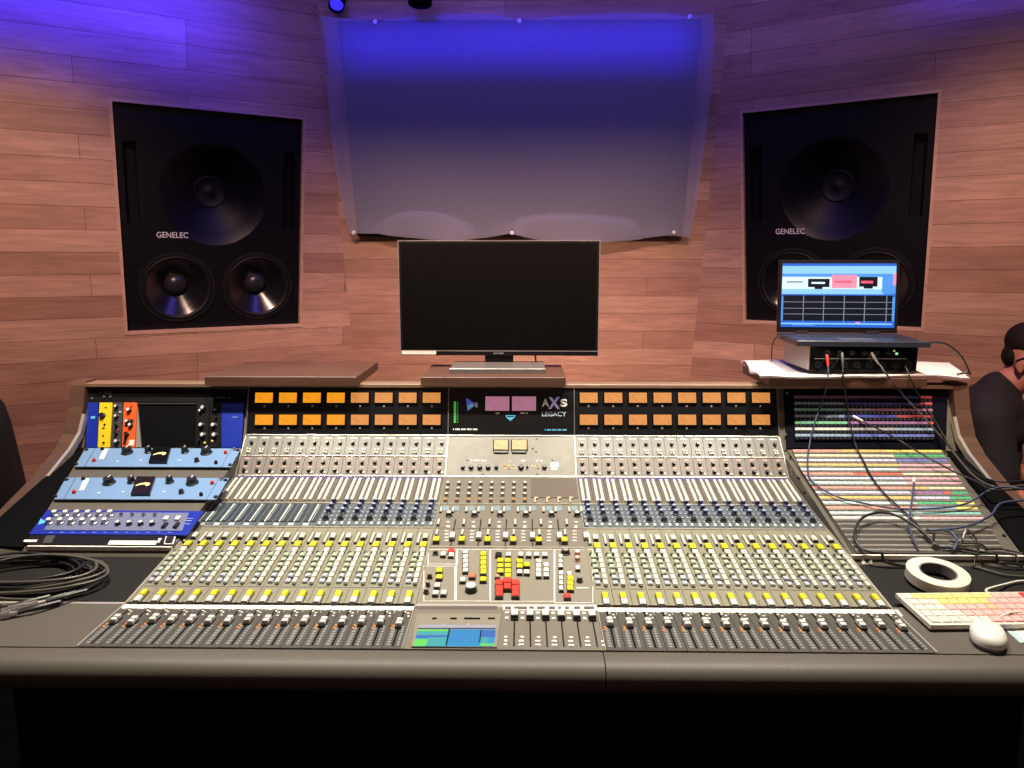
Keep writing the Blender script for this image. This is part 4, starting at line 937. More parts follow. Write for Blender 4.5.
board(T.at(770, 378)[0], T.at(927, 378)[0], 2.172, 2.44, ZT, ZT + .026, 'dark walnut board under the white paper and laptop')
# ------------------------------------------------------------------ monitor
ZB = ZT + .027
MX = T.at(500, 366)[0] - .002; MY = 2.365
t = thing('computer_monitor', (MX, 2.30, ZB), 'wide black computer monitor with a blank screen on the centre board', 'monitor')
FM = Frame((MX, MY, 1.197), (math.cos(R(-.8)), math.sin(R(-.8)), 0), (0, 0, 1)); mw, mh = .318, .364
build('housing', MB().box(-mw, mw, 0, mh, -.03, 0, FM.M(), ch=.002).box(-mw * .6, mw * .6, .05, mh - .06, -.055, -.03, FM.M(), taper=.0), M_satin, t, smooth=0)
build('display', MB().box(-mw + .008, mw - .008, .020, mh - .008, 0, .0008, FM.M()), mat('dark_display', (.003, .003, .003), .4, spec=.10), t, smooth=0)
build('bezel_trim', MB().box(-mw, mw, .0135, .0165, 0, .0016, FM.M()).box(-mw, mw, mh - .0018, mh + .0006, -.006, .0012, FM.M()).box(-mw - .0005, -mw + .0015, 0, mh, -.006, .001, FM.M()).box(mw - .0015, mw + .0005, 0, mh, -.006, .001, FM.M()), mat('bezel_silver', (.36, .36, .37), .35, .6), t, smooth=0)
build('sticker', MB().box(-mw + .004, -mw + .115, .003, .0145, 0, .002, FM.M()), M_white2, t, smooth=0)
build('maker_mark', MB().box(-.018, -.004, .005, .010, 0, .0012, FM.M()).box(-.002, .016, .005, .010, 0, .0012, FM.M()), mat('dim_mark', (.16, .16, .17), .4), t, smooth=0)
nk = MB().box(MX - .046, MX + .046, 2.375, 2.40, ZB + .018, 1.33); build('stand_neck', nk, M_satin, t, smooth=0)
st = MB().box(MX - .148, MX + .146, 2.235, 2.40, ZB, ZB + .017, ch=.003); build('stand_base', st, mat('stand_grey', (.17, .155, .15), .35, .2), t, smooth=0)
cb_ = MB().tube(spline([(MX + .06, 2.41, 1.24), (MX + .09, 2.40, 1.205), (MX + .115, 2.405, 1.195), (MX + .12, 2.43, 1.17)]), .003); build('cable', cb_, M_cblack, t)

# ------------------------------------------------------------------ paper, interface, laptop
ZP = ZT + .0265
TP = atz(ZP + .006)
mb = MB(); nx, ny = 40, 16; top = []; bot = []
fl, fr_, bl_, br_ = Vector(TP.at(760, 378)), Vector(TP.at(986, 379)), Vector(TP.at(734, 356)), Vector((TP.at(960, 364)[0], 2.50))
fr_.y = 2.20
bl_ = Vector((bl_.x, 2.54))
for j in range(ny + 1):
    for i in range(nx + 1):
        u, v = i / nx, j / ny
        p = (fl.lerp(fr_, u)).lerp(bl_.lerp(br_, u), v)
        wob = .004 * math.sin(19 * u + 3 * v) + .003 * math.sin(31 * u)
        z = .007 + .002 * math.sin(7 * u + 2) * math.sin(5 * v) + (.006 * math.exp(-(u / .12) ** 2) * math.sin(9 * v + 1) - .010 * math.exp(-((1 - u) / .10) ** 2) * (1 - .6 * v))
        ed = min(1, 6 * min(u, 1 - u)); p = p + Vector((0, wob * (1 - v)))
        z = max(z, .0045) if .16 < u < .80 else z
        top.append(Vector((p.x, p.y, ZP + z))); bot.append(Vector((p.x + .003 * math.sin(11 * v), p.y + .002, ZP + max(z - .0055, .0004) if .08 < u < .86 else ZP + z - .007)))
vs = top + bot; n1 = len(top); W1 = nx + 1; fs = []
for j in range(ny):
    for i in range(nx): k = j * W1 + i; fs += [(k, k + 1, k + W1 + 1, k + W1), (n1 + k + W1, n1 + k + W1 + 1, n1 + k + 1, n1 + k)]
for i in range(nx): fs += [(i + 1, i, n1 + i, n1 + i + 1), (ny * W1 + i, ny * W1 + i + 1, n1 + ny * W1 + i + 1, n1 + ny * W1 + i)]
for j in range(ny): fs += [(j * W1, (j + 1) * W1, n1 + (j + 1) * W1, n1 + j * W1), ((j + 1) * W1 + nx, j * W1 + nx, n1 + j * W1 + nx, n1 + (j + 1) * W1 + nx)]
mb.add(vs, fs); tag(build('paper_stack', mb, M_paper, at=(1.0, 2.3, ZP), smooth=40), 'wavy stack of white paper sheets under the audio interface', 'paper')
ZI = ZP + .0115
TI = atz(ZI)
ix0, ix1 = TI.at(805, 371)[0], TI.at(909, 371)[0]; iy = 2.20; ih = .078
t = thing('audio_interface', ((ix0 + ix1) / 2, iy + .11, ZI), 'black and silver audio interface box under the laptop, cables plugged into its front', 'audio interface')
build('case', MB().box(ix0, ix1, iy + .006, iy + .225, ZI + .006, ZI + ih, ch=.002), mat('case_silver', (.34, .33, .33), .35, .5), t, smooth=0)
IF = Frame((0, iy + .006, ZI + .006), (1, 0, 0), (0, 0, 1)); iw = ix1 - ix0
build('front_panel', MB().box(ix0 - .001, ix1 + .001, -.001, ih - .005, 0, .006, IF.M(), ch=.001), M_gloss, t, smooth=0)
build('front_line', MB().box(ix0 + .012, ix1 - .03, .0355, .0375, .006, .0066, IF.M()), mat('grey_line', (.22, .24, .22), .4), t, smooth=0)
for i in range(8):
    build('input_jack', MB().lathe([(.0105, 0), (.0105, .003), (.006, .003), (.006, .0005)], IF.M(ix0 + .024 + i * (iw - .048) / 7, .018, .006), 16), M_rubber, t)
for i in range(6):
    build('gain_dial', knob(IF, ix0 + .05 + i * .036, .054, .0075, .011), M_knob, t)
build('status_lamp', MB().lathe([(.004, 0), (.0035, .003)], IF.M(ix1 - .062, .052, .006), 10), mat('green_status', (.3, .7, .3), .4, emit=.8, ecol=(.4, 1, .45)), t)
build('status_lamp', MB().lathe([(.003, 0), (.0025, .003)], IF.M(ix1 - .070, .060, .006), 10), mat('lime_status', (.5, .6, .3), .4, emit=.4, ecol=(.6, .9, .3)), t)
for x in (ix0 + .03, ix1 - .03):
    for y in (iy + .03, iy + .2): build('foot', MB().cyl(.010, .0065, Matrix.Translation((x, y, ZI - .0002)), 12), M_rubber, t)
# laptop
ZL = ZI + ih + .0005
TL_ = atz(ZL + .018)
q = [Vector(TL_.at(*p)) for p in ((792, 340.0), (919, 338.8))]
lb = Vector(TL_.at(780, 330.5)); rb = Vector(TL_.at(898, 330.8)); lb.y = min(lb.y, 2.44); rb.y = lb.y
lw = .378; lx = (q[0].x + q[1].x) / 2 + .009; ly0 = iy - .012; dpt = .245
ang = math.atan2(((lb + rb) / 2 - Vector((lx, ly0))).x, dpt)
LF = Frame((lx, ly0, ZL), (math.cos(R(1.5)), math.sin(R(1.5)) * 1, 0), (-math.sin(R(1.5)), math.cos(R(1.5)), 0))
LF = Frame((lx - .008, ly0, ZL), (math.cos(R(-5)), math.sin(R(-5)), 0), (-math.sin(R(-5)), math.cos(R(-5)), 0))
t = thing('laptop', LF.p(0, dpt / 2), 'open laptop with a bright blue screen on top of the audio interface', 'laptop')
build('base', MB().box(-lw / 2, lw / 2, 0, dpt, .001, .018, LF.M(), ch=.003), mat('laptop_grey', (.03, .033, .05), .3), t, smooth=0)
ks = MB()
for r in range(5):
    for c in range(15): ks.box(-.152 + c * .0202, -.152 + c * .0202 + .017, .108 + r * .0205, .108 + r * .0205 + .017, .018, .0195, LF.M(), ch=.0006)
build('keys', ks, M_knob, t, smooth=0)
build('touchpad', MB().box(-.055, .045, .015, .090, .018, .0184, LF.M()), mat('touchpad_grey', (.09, .095, .115), .3), t, smooth=0)
LS = Frame(LF.p(0, dpt - .004, .020), LF.a, (LF.n * math.cos(R(6)) + LF.b * math.sin(R(6))))
lh = .236
lid = build('screen_lid', MB().box(-lw / 2, lw / 2, 0, lh, -.010, 0, LS.M(), ch=.002), M_satin, t, smooth=0)
s1, s2, s3, s4, s5, s6, s7, s8 = E_('screen_sky', (.22, .52, .85)), E_('screen_blue', (.07, .27, .75)), E_('screen_pale', (.55, .80, .92)), E_('screen_black', (.004, .006, .012)), E_('screen_pink', (.85, .25, .38)), E_('screen_line', (.16, .20, .26)), E_('screen_bar', (.02, .12, .55)), E_('screen_red', (.75, .10, .16))
rs = [(0, 0, 1, 1, 1), (0, 0, 1, .04, 6), (0, .04, 1, .16, 0), (0, .16, .9, .50, 2), (0, .16, .9, .21, 1), (.02, .215, .22, .40, 2), (.0, .40, .9, .48, 0), (.23, .24, .42, .37, 3), (.29, .36, .36, .40, 3), (.26, .29, .38, .32, 2), (.44, .18, .66, .385, 4), (.46, .27, .62, .30, 7), (.68, .21, .84, .36, 3), (.72, .36, .80, .39, 3), (.695, .27, .80, .31, 7), (.88, .16, 1, .46, 1), (.975, .16, 1, .34, 4), (0, .48, 1, .52, 6), (.015, .50, .975, .94, 3), (0, .90, 1, 1, 6), (.66, .915, .70, .945, 4), (.1, .955, .3, .975, 1), (0, .935, .98, .955, 0)]
for x in (.19, .37, .55, .73, .92): rs.append((x, .50, x + .008, .93, 5))
for y in (.60, .70, .79): rs.append((.015, y, .975, y + .010, 5))
rs += [(.04, .28, .18, .30, 5)]
e = .011
scr('display', LS, [(-lw / 2 + e, .017), (lw / 2 - e, .017), (lw / 2 - e, lh - .012), (-lw / 2 + e, lh - .012)], [s1, s2, s3, s4, s5, s6, s7, s8], rs, .0004, lid)
for s in (-1, 1): build('hinge', MB().tube([LF.p(s * .11 - .02, dpt - .004, .020), LF.p(s * .11 + .02, dpt - .004, .020)], .006, 10), M_rubber, t)

# ------------------------------------------------------------------ cables
def cable(name, pts, r, m, label, plug=None, group=None, cat='cable', plug_m=None):
    if name == 'patch_cable' and Vector(pts[-1]).x > 1.18 and Vector(pts[-1]).z > .84:    # the far end drops away behind the side cheek
        e_ = Vector(pts[-1]); pts = list(pts) + [Vector((max(e_.x + .03, 1.405), e_.y + .01, e_.z - .015)), Vector((max(e_.x + .04, 1.425), e_.y + .02, .72)), Vector((max(e_.x + .04, 1.43), e_.y + .04, .50))]
    at0 = pts[0]; t = thing(name, at0, label, cat, group); sp = spline(pts, 8)
    sl_ = SR.b.z / SR.b.y
    for p_ in sp:      # cords lie on the bay and its foot, never in them
        if p_.x > .8 and p_.z < 1.0 and Q0.y - .020 < p_.y < Q0.y + .30: p_.z = max(p_.z, Q0.z + max(0, p_.y - Q0.y) * sl_ + .0085 + r)
    build('cord', MB().tube(sp, r, 7), m, t, smooth=60)
    for end in plug or ():
        p = Vector(pts[end]); d = (p - Vector(pts[1 if end == 0 else -2])).normalized() if end in (0, -1) else Vector((0, 0, 1))
        build('plug', MB().tube([p - d * .034, p - d * .012, p - d * .010, p + d * .004], .0042, 9, rr=[.0026, .0046, .0048, .0044]), plug_m or M_metal, t, smooth=50)
    return t
def on(fr, *uvh): return [fr.p(*fr.at(u, v, h), h) for u, v, h in uvh]
IFf = IF
def ifp(u, v, h): return IFf.p(*IFf.at(u, v, h), h)
cable('patch_cable', [ifp(827, 356, .012), ifp(828, 366, .03), ifp(828, 376, .05)] + on(SU, (824, 396, .03), (815, 422, .02)) + on(SR, (809, 447, .016), (808, 472, .012), (816, 485, .012), (838, 497, .014), (863, 503, .014), (890, 508, .014), (920, 509, .016), (950, 507, .018), (970, 502, .022), (986, 492, .03), (1002, 487, .05), (1024, 489, .06)), .0024, M_cblue, 'blue cable from the red plug on the audio interface down the patch bay edge', (0,), 'patch cables', plug_m=M_red)
cable('patch_cable', [ifp(842, 354, .012), ifp(843, 366, .03), ifp(843, 376, .05)] + on(SU, (847, 405, .025), (851, 428, .02)) + on(SR, (856, 446, .018), (863, 460, .014), (873, 479, .012), (887, 496, .012), (900, 508, .012), (914, 521, .012), (926, 536, .012), (936, 546, .010)), .0024, M_cblack, 'black cable hanging from the audio interface across the middle of both patch bays', (0,), 'patch cables')
cable('patch_cable', [ifp(872, 354, .012), ifp(879, 364, .03), ifp(888, 376, .05)] + on(SU, (905, 397, .035), (929, 423, .03), (946, 443, .03)) + on(SR, (958, 458, .03), (970, 472, .03), (983, 482, .035), (998, 487, .045)), .0024, M_cgrey, 'grey cable slanting from the audio interface to the right end of the patch bay', (0,), 'patch cables')
cable('patch_cable', [ifp(905, 366, .012), ifp(908, 372, .03), ifp(913, 384, .045)] + on(SU, (926, 408, .03), (938, 426, .03)) + on(SR, (952, 449, .03), (962, 462, .03), (978, 474, .04), (1000, 482, .06)), .0022, M_cblack, 'thin black cable from the far end of the audio interface front', (), 'patch cables')
cable('patch_cable', on(SU, (854, 417, .006), (868, 424, .022), (884, 432, .03), (902, 442, .035)) + on(SR, (920, 453, .035), (936, 462, .03), (955, 472, .03), (978, 482, .035), (996, 490, .05)), .0024, M_cblack, 'black cable with a silver plug in the upper patch bay slanting right', (0,), 'patch cables')
cable('patch_cable', on(SR, (914, 479, .006), (913, 492, .022), (911, 508, .026), (909, 524, .02), (912, 536, .016), (918, 548, .012)) , .0026, M_cblue, 'short slate blue cable dropping from a pale plug in the lower patch bay', (0,), 'patch cables', plug_m=M_white)
tray = S['BC'].lift(-.0065)
cable('patch_cable', on(SR, (938, 547, .010), (926, 535, .018), (911, 523, .026), (892, 514, .03), (875, 513, .03), (861, 519, .028), (855, 531, .022), (857, 543, .016)) + on(tray, (868, 555, .022), (886, 562, .012), (904, 566, .004), (922, 568, .0035)), .0034, M_cblack, 'black cable curling in a big round loop left of the tape roll', (), 'patch cables')
cable('patch_cable', on(SR, (926, 531, .008), (942, 529.5, .016), (958, 528, .022), (974, 524, .026), (991, 515, .03), (1007, 502, .04)), .0030, M_cblue, 'thick slate blue cable curving up over the right end of the patch bay', (), 'patch cables')
cable('patch_cable', on(SR, (944, 530, .024), (952, 533, .022), (957, 541, .018), (955, 548, .014)) + on(tray, (950, 558, .010)), .0030, M_cblue, 'short blue cable bending down behind the tape roll', (), 'patch cables')
cable('patch_cable', on(SR, (966, 530, .032), (963, 538, .026), (959, 546, .018)), .0024, M_cblack, 'short black cable ending in an upright silver plug right of the tape roll', (0,), 'patch cables')
cable('patch_cable', on(SR, (966, 528, .010), (974, 536, .02), (978, 546, .018)) + on(tray, (977, 560, .014), (972, 567, .004)), .0022, M_cblack, 'thin black cable looping over the patch bay edge right of the tape roll', (), 'patch cables')
cable('patch_cable', on(SR, (934, 535, .010), (933, 545, .014)) + on(tray, (940, 556, .010), (962, 559, .006), (985, 561, .010), (1006, 563, .014), (1030, 565, .01)), .0028, M_cblack, 'black cable lying along the foot of the patch bay toward the right', (), 'patch cables')
for k, (o1, lbl) in enumerate(((0, 'upper'), (3, 'lower'))):
    cable('patch_cable', on(SR, (950, 541 + o1, .012), (965, 543 + o1 * .8, .02), (982, 545 + o1 * .6, .022)) + on(tray, (996, 558 + o1, .008), (1012, 561 + o1, .006), (1034, 568 + o1, .005)), .0022, M_cgrey if k else M_cblack, 'thin %s cable in the tangle at the right foot of the patch bay' % ('grey' if k else 'black'), (), 'patch cables')
cable('patch_cable', on(tray, (976, 567, .0035), (990, 571, .0035), (1006, 575, .0035), (1032, 577, .0035)), .0024, M_cgrey, 'pale grey cable running right across the tray behind the keyboard', (), 'patch cables')
# laptop power lead and a thin lead at its other side
cable('power_cable', [LF.p(lw / 2 - .012, .075, .009), LF.p(lw / 2 + .03, .070, .009), LF.p(lw / 2 + .075, .07, .004), LF.p(lw / 2 + .12, .07, -.03), LF.p(lw / 2 + .145, .06, -.08), (LF.p(lw / 2 + .135, .05, 0).x, LF.p(lw / 2 + .135, .05, 0).y, ZP + .012), (LF.p(lw / 2 + .11, .05, 0).x, LF.p(lw / 2 + .11, .06, 0).y, ZP + .004)], .0032, M_cblack, 'black power lead arching from the laptop down to the paper', (0,), None, 'cable', M_rubber)
cable('data_cable', [LF.p(-lw / 2 + .004, .20, .010), LF.p(-lw / 2 - .012, .20, .006), LF.p(-lw / 2 - .022, .20, -.02), LF.p(-lw / 2 - .020, .21, -.06), LF.p(-lw / 2 - .012, .24, -.076)], .0022, M_cblack, 'thin black lead dropping from the hinge side of the laptop to the paper')
# coil of cables on the left tray
def coil(cx, cy, rx, ry, n, r, m, name, label, seed, z=.004, tail=True):
    rg = random.Random(seed); pts = []
    for k in range(n * 18):
        a = 2 * math.pi * k / 18 + seed; turn = k / 18
        w = 1 + .13 * math.sin(turn * 2.1 + seed); ox, oy = .010 * math.sin(turn * 1.7 + seed), .010 * math.cos(turn * 2.3 + seed)
        z_ = z + .006 * turn * .8 + .004 * math.sin(a * 2 + turn)
        pts.append(tray.p(cx + ox + rx * w * math.cos(a), cy + oy + ry * w * math.sin(a), max(z_, z)))
    t = thing(name, tray.p(cx, cy, 0), label, 'cable'); build('cord', MB().tube(spline(pts, 4), r, 7), m, t, smooth=60)
    return t
c0 = Vector(tray.at(36, 580)); 
coil(c0.x, c0.y, .150, .070, 5, .0036, M_cgrey, 'cable_coil', 'coil of glossy dark grey cables on the tray at the left', .8)
coil(c0.x - .035, c0.y + .015, .135, .060, 4, .0036, M_cblack, 'cable_coil', 'black cable coiled under the grey coil on the left tray', 2.9, .0045)
c1 = tray.at(30, 609); 
t = thing('cable_connectors', tray.p(*c1), 'bundle of dark cable ends with silver connectors in front of the coil', 'cable')
for k, (u, v, du, dv) in enumerate(((34, 604, -22, 5), (46, 602, -22, 5), (18, 613, -20, 4), (8, 607, -16, 3))):
    p0, p1 = on(tray, (u, v, .024), (u + du, v + dv, .022)); d = (p1 - p0).normalized()
    build('cord', MB().tube(spline([p0 - d * .06 + Vector((0, .03, -.004)), p0 - d * .03 + Vector((0, .008, .001)), p0]), .0045, 7), M_cblack, t)
    build('connector', MB().tube([p0, p0 + d * .012, p0 + d * .013, p0 + d * .045, p0 + d * .047, p0 + d * .058], .007, 12, rr=[.005, .006, .0085, .0085, .006, .006]), M_metal if k != 3 else M_knob, t, smooth=40)

# ------------------------------------------------------------------ tape, keyboard, mouse, label sheet
p = tray.at(938, 572, .026); M = tray.M(p[0], p[1], .0038)
t = thing('tape_roll', M.translation, 'thick roll of white masking tape lying at the patch bay foot', 'tape roll')
build('tape', MB().lathe([(.039, 0), (.062, 0), (.0635, .001), (.0635, .023), (.062, .024), (.039, .024), (.039, 0)], M, 48, close=False), mat('cream_tape', (.74, .68, .58), .6), t, smooth=40)
build('cardboard_core', MB().lathe([(.0355, .0005), (.0389, .0005), (.0389, .0235), (.0355, .0235), (.0355, .0005)], M, 48, close=False), mat('core_grey', (.20, .18, .18), .8), t, smooth=40)
KP = Frame(S['AB'].p(0, 0, .0042), (1, 0, 0), S['AB'].b + Vector((0, 0, .028)))
tl_, bl2, tr2 = Vector(KP.at(897, 592, .012)), Vector(KP.at(924, 624, .012)), Vector(KP.at(1022, 590.6, .012))
kd = (tr2 - tl_).normalized(); kn = Vector((-kd.y, kd.x)); kdep = abs((tl_ - bl2).dot(kn)); 
KO = KP.p(bl2.x + .013, bl2.y, 0); KF = Frame(KO, KP.a * kd.x + KP.b * kd.y, KP.a * kn.x + KP.b * kn.y)
t = thing('computer_keyboard', KF.p(.21, kdep / 2), 'white computer keyboard with yellow, pink and blue keys', 'keyboard')
kb = MB().quad([(0, 0), (.43, 0), (.43, kdep), (0, kdep)], .0095, KF, 0, .0004); build('body', kb, mat('keyboard_white', (.74, .70, .62), .5), t, smooth=0)
kk = MB(); kc = [mat('key_white', (.74, .71, .64), .5), mat('key_yellow', (.82, .70, .26), .5), mat('key_pink', (.80, .48, .44), .5), mat('key_blue', (.45, .60, .72), .5), M_red, mat('key_peach', (.80, .50, .34), .5)]  # key colours paled, the glare on them is mixed in
rows = ['wwwwwwwwwwwwwwwwwwww', 'wyyyyyyyypppprbbbbbb', 'wwwyyyyypppppbbbbbbb', 'wwppppppppppbbbbbbbb', 'wwoppppppppppbwwbbbb', 'wwwwwwwwwwwwwwwwwwww']
rows = ['wyyyyyyyyppprrbbwwyy', 'wwwyyyyypppppbbbbbyy', 'wwwppppopppppbbbbpyy', 'wwwwppppppppppbbbbyy', 'wwwwwwppppwwwwwwwwyy']
km = dict(w=0, y=1, p=2, b=3, r=4, o=5); n = len(rows); rowh = (kdep - .012) / n
for r, s_ in enumerate(rows):
    for c, ch_ in enumerate(s_):
        x = .006 + c * .0209; y = kdep - .006 - (r + 1) * rowh
        kk.box(x + .001, x + .0197, y + .001, y + rowh - .001, .0095, .013, KF.M(), km[ch_], taper=.001, ch=.0006)
build('keys', kk, kc, t, smooth=0)
cable('keyboard_cable', [KF.p(.20, kdep + .001, .006), KF.p(.205, kdep + .012, .010)] + on(tray, (1006, 584, .006), (1020, 581, .005), (1040, 581, .004)), .0024, M_white, 'white keyboard lead curving away behind the keyboard')
mf = S['AB']; mp = Vector(mf.at(988, 637, .012)); M = mf.M(mp.x, mp.y, .0022) @ Matrix.Rotation(R(-26), 4, 'Z')
t = thing('computer_mouse', M.translation, 'white computer mouse in front of the keyboard', 'mouse')
def mouse_shell(z0, z1, s, mi=0):
    mb = MB(); n = 32; prof = [(1.0, 0), (1.0, .25), (.965, .52), (.86, .78), (.66, .94), (.35, 1.0), (.02, 1.01)]
    vs = []
    for rr_, hh in prof:
        for i in range(n):
            a = 2 * math.pi * i / n; ca, sa = math.cos(a), math.sin(a); e = 2.6
            rx = (abs(ca) ** e + abs(sa) ** e) ** (-1 / e)
            vs.append(M @ Vector((.030 * s * rr_ * rx * ca, .046 * s * rr_ * rx * sa, z0 + (z1 - z0) * hh)))
    fs = [(k * n + i, k * n + (i + 1) % n, (k + 1) * n + (i + 1) % n, (k + 1) * n + i) for k in range(len(prof) - 1) for i in range(n)]
    fs += [tuple(reversed(range(n))), tuple(range((len(prof) - 1) * n, len(prof) * n))]
    mb.add(vs, fs); return mb
build('shell', mouse_shell(.008, .030, 1.0), mat('mouse_white', (.80, .78, .74), .35), t, smooth=50)
build('base', mouse_shell(0, .012, .90), mat('mouse_grey', (.22, .22, .28), .4), t, smooth=0)
cable('mouse_cable', [M @ Vector((.004, .056, .014)), M @ Vector((.008, .075, .006))] + on(mf, (1004, 615, .022), (1016, 612, .022), (1036, 612, .020)), .0018, M_white, 'thin pale mouse lead looping over the keyboard edge')
q = [mf.at(*p) for p in ((1030, 652), (1046, 640), (1024, 619), (1002, 624))]
lp = MB().quad([mf.at(*p, .0028) for p in ((1020, 643), (1054, 640), (1036, 621), (1000, 625))], .0034, mf, 0, .0022)
lp.quad([mf.at(*p, .0034) for p in ((1024, 640), (1050, 637), (1035, 625), (1012, 628))], .0037, mf, 1, .0034)
tag(build('label_sheet', lp, [mat('pale_blue_sheet', (.50, .62, .68), .5), M_white2], at=mf.p(*mf.at(1024, 634)), smooth=0), 'pale blue sheet of labels beside the mouse', 'sheet')

# ------------------------------------------------------------------ chairs and person
def office_chair(x, y, rz, label, back_w=.50, back_h=.62, seat_z=.47, bz=.10):
    t = thing('office_chair', (x, y, 0), label, 'chair'); M = Matrix.Translation((x, y, 0)) @ Matrix.Rotation(rz, 4, 'Z')
    mb = MB(); s = MB()
    def cushion(w, d, h, Mx, e=5.0):
        b_ = MB(); n = 36; vs = []; pr_ = [(.90, 0), (.98, .12), (1.0, .35), (1.0, .65), (.97, .88), (.88, 1.0)]
        for k_, hh in pr_:
            for i in range(n):
                a = 2 * math.pi * (i + .5) / n; ca, sa = math.cos(a), math.sin(a); rx = (abs(ca) ** e + abs(sa) ** e) ** (-1 / e)
                vs.append(Mx @ Vector((w / 2 * k_ * rx * ca, d / 2 * k_ * rx * sa, h * hh)))
        fs = [(k * n + i, k * n + (i + 1) % n, (k + 1) * n + (i + 1) % n, (k + 1) * n + i) for k in range(len(pr_) - 1) for i in range(n)] + [tuple(reversed(range(n))), tuple(range((len(pr_) - 1) * n, len(pr_) * n))]
        b_.add(vs, fs); return b_
    fab = mat('black_upholstery', (.012, .012, .013), .8, bump=(250, .3, .001))
    build('seat', cushion(.50, .48, .09, M @ Matrix.Translation((0, 0, seat_z - .09))), fab, t, smooth=50)
    build('backrest', cushion(back_w, back_h, .07, M @ Matrix.Translation((0, -.22, seat_z + bz + back_h / 2)) @ Matrix.Rotation(R(80), 4, 'X')), fab, t, smooth=50)
    build('back_post', MB().tube([M @ Vector((0, -.10, seat_z - .10)), M @ Vector((0, -.32, seat_z - .08)), M @ Vector((0, -.31, seat_z + .25))], .022, 10), M_rubber, t)
    build('gas_column', MB().tube([M @ Vector((0, 0, .10)), M @ Vector((0, 0, seat_z - .09))], .028, 12), M_rubber, t)
    for k in range(5):
        a = 2 * math.pi * k / 5; e_ = M @ Vector((.28 * math.cos(a), .28 * math.sin(a), .075))
        l = build('leg', MB().tube([M @ Vector((0, 0, .11)), e_], .018, 8), M_rubber, t)
        Mw = Matrix.Translation(e_ - Vector((0, 0, .045))) @ Matrix.Rotation(a + rz, 4, 'Z') @ Matrix.Rotation(R(90), 4, 'X')
        build('caster', MB().lathe([(.022, -.02), (.03, -.012), (.03, .012), (.022, .02)], Mw, 16), M_rubber, l)
    return t
office_chair(-2.07, 2.28, R(180), 'black padded chair back at the left edge beside the console side', .60, .56, .47, .06)
# seated person right of the console
PX, PY = 1.755, 2.70
office_chair(PX, PY, R(-122), 'black chair the seated person sits on behind the console end', .44, .40, .47, .10)
face = R(-122)    # faces to the right of the photo, turned a little to the camera
PM = Matrix.Translation((PX, PY, 0)) @ Matrix.Rotation(face, 4, 'Z')      # local +Y is forward
pt = lambda x, y, z: PM @ Vector((x, y, z + (.035 if z > .5 else 0)))
def cap(mb, p, q, r0, r1, n=14):
    p, q = Vector(p), Vector(q); d = q - p; L_ = d.length; d.normalize(); pts = []; rr = []
    for k in range(4): a = R(90 * (1 - k / 4)); pts.append(p - d * r0 * math.sin(a)); rr.append(max(.002, r0 * math.cos(a)))
    pts.append(p); rr.append(r0); pts.append(q); rr.append(r1)
    for k in range(1, 5): a = R(90 * k / 4); pts.append(q + d * r1 * math.sin(a)); rr.append(max(.002, r1 * math.cos(a)))
    mb.tube(pts, r0, n, rr=rr); return mb
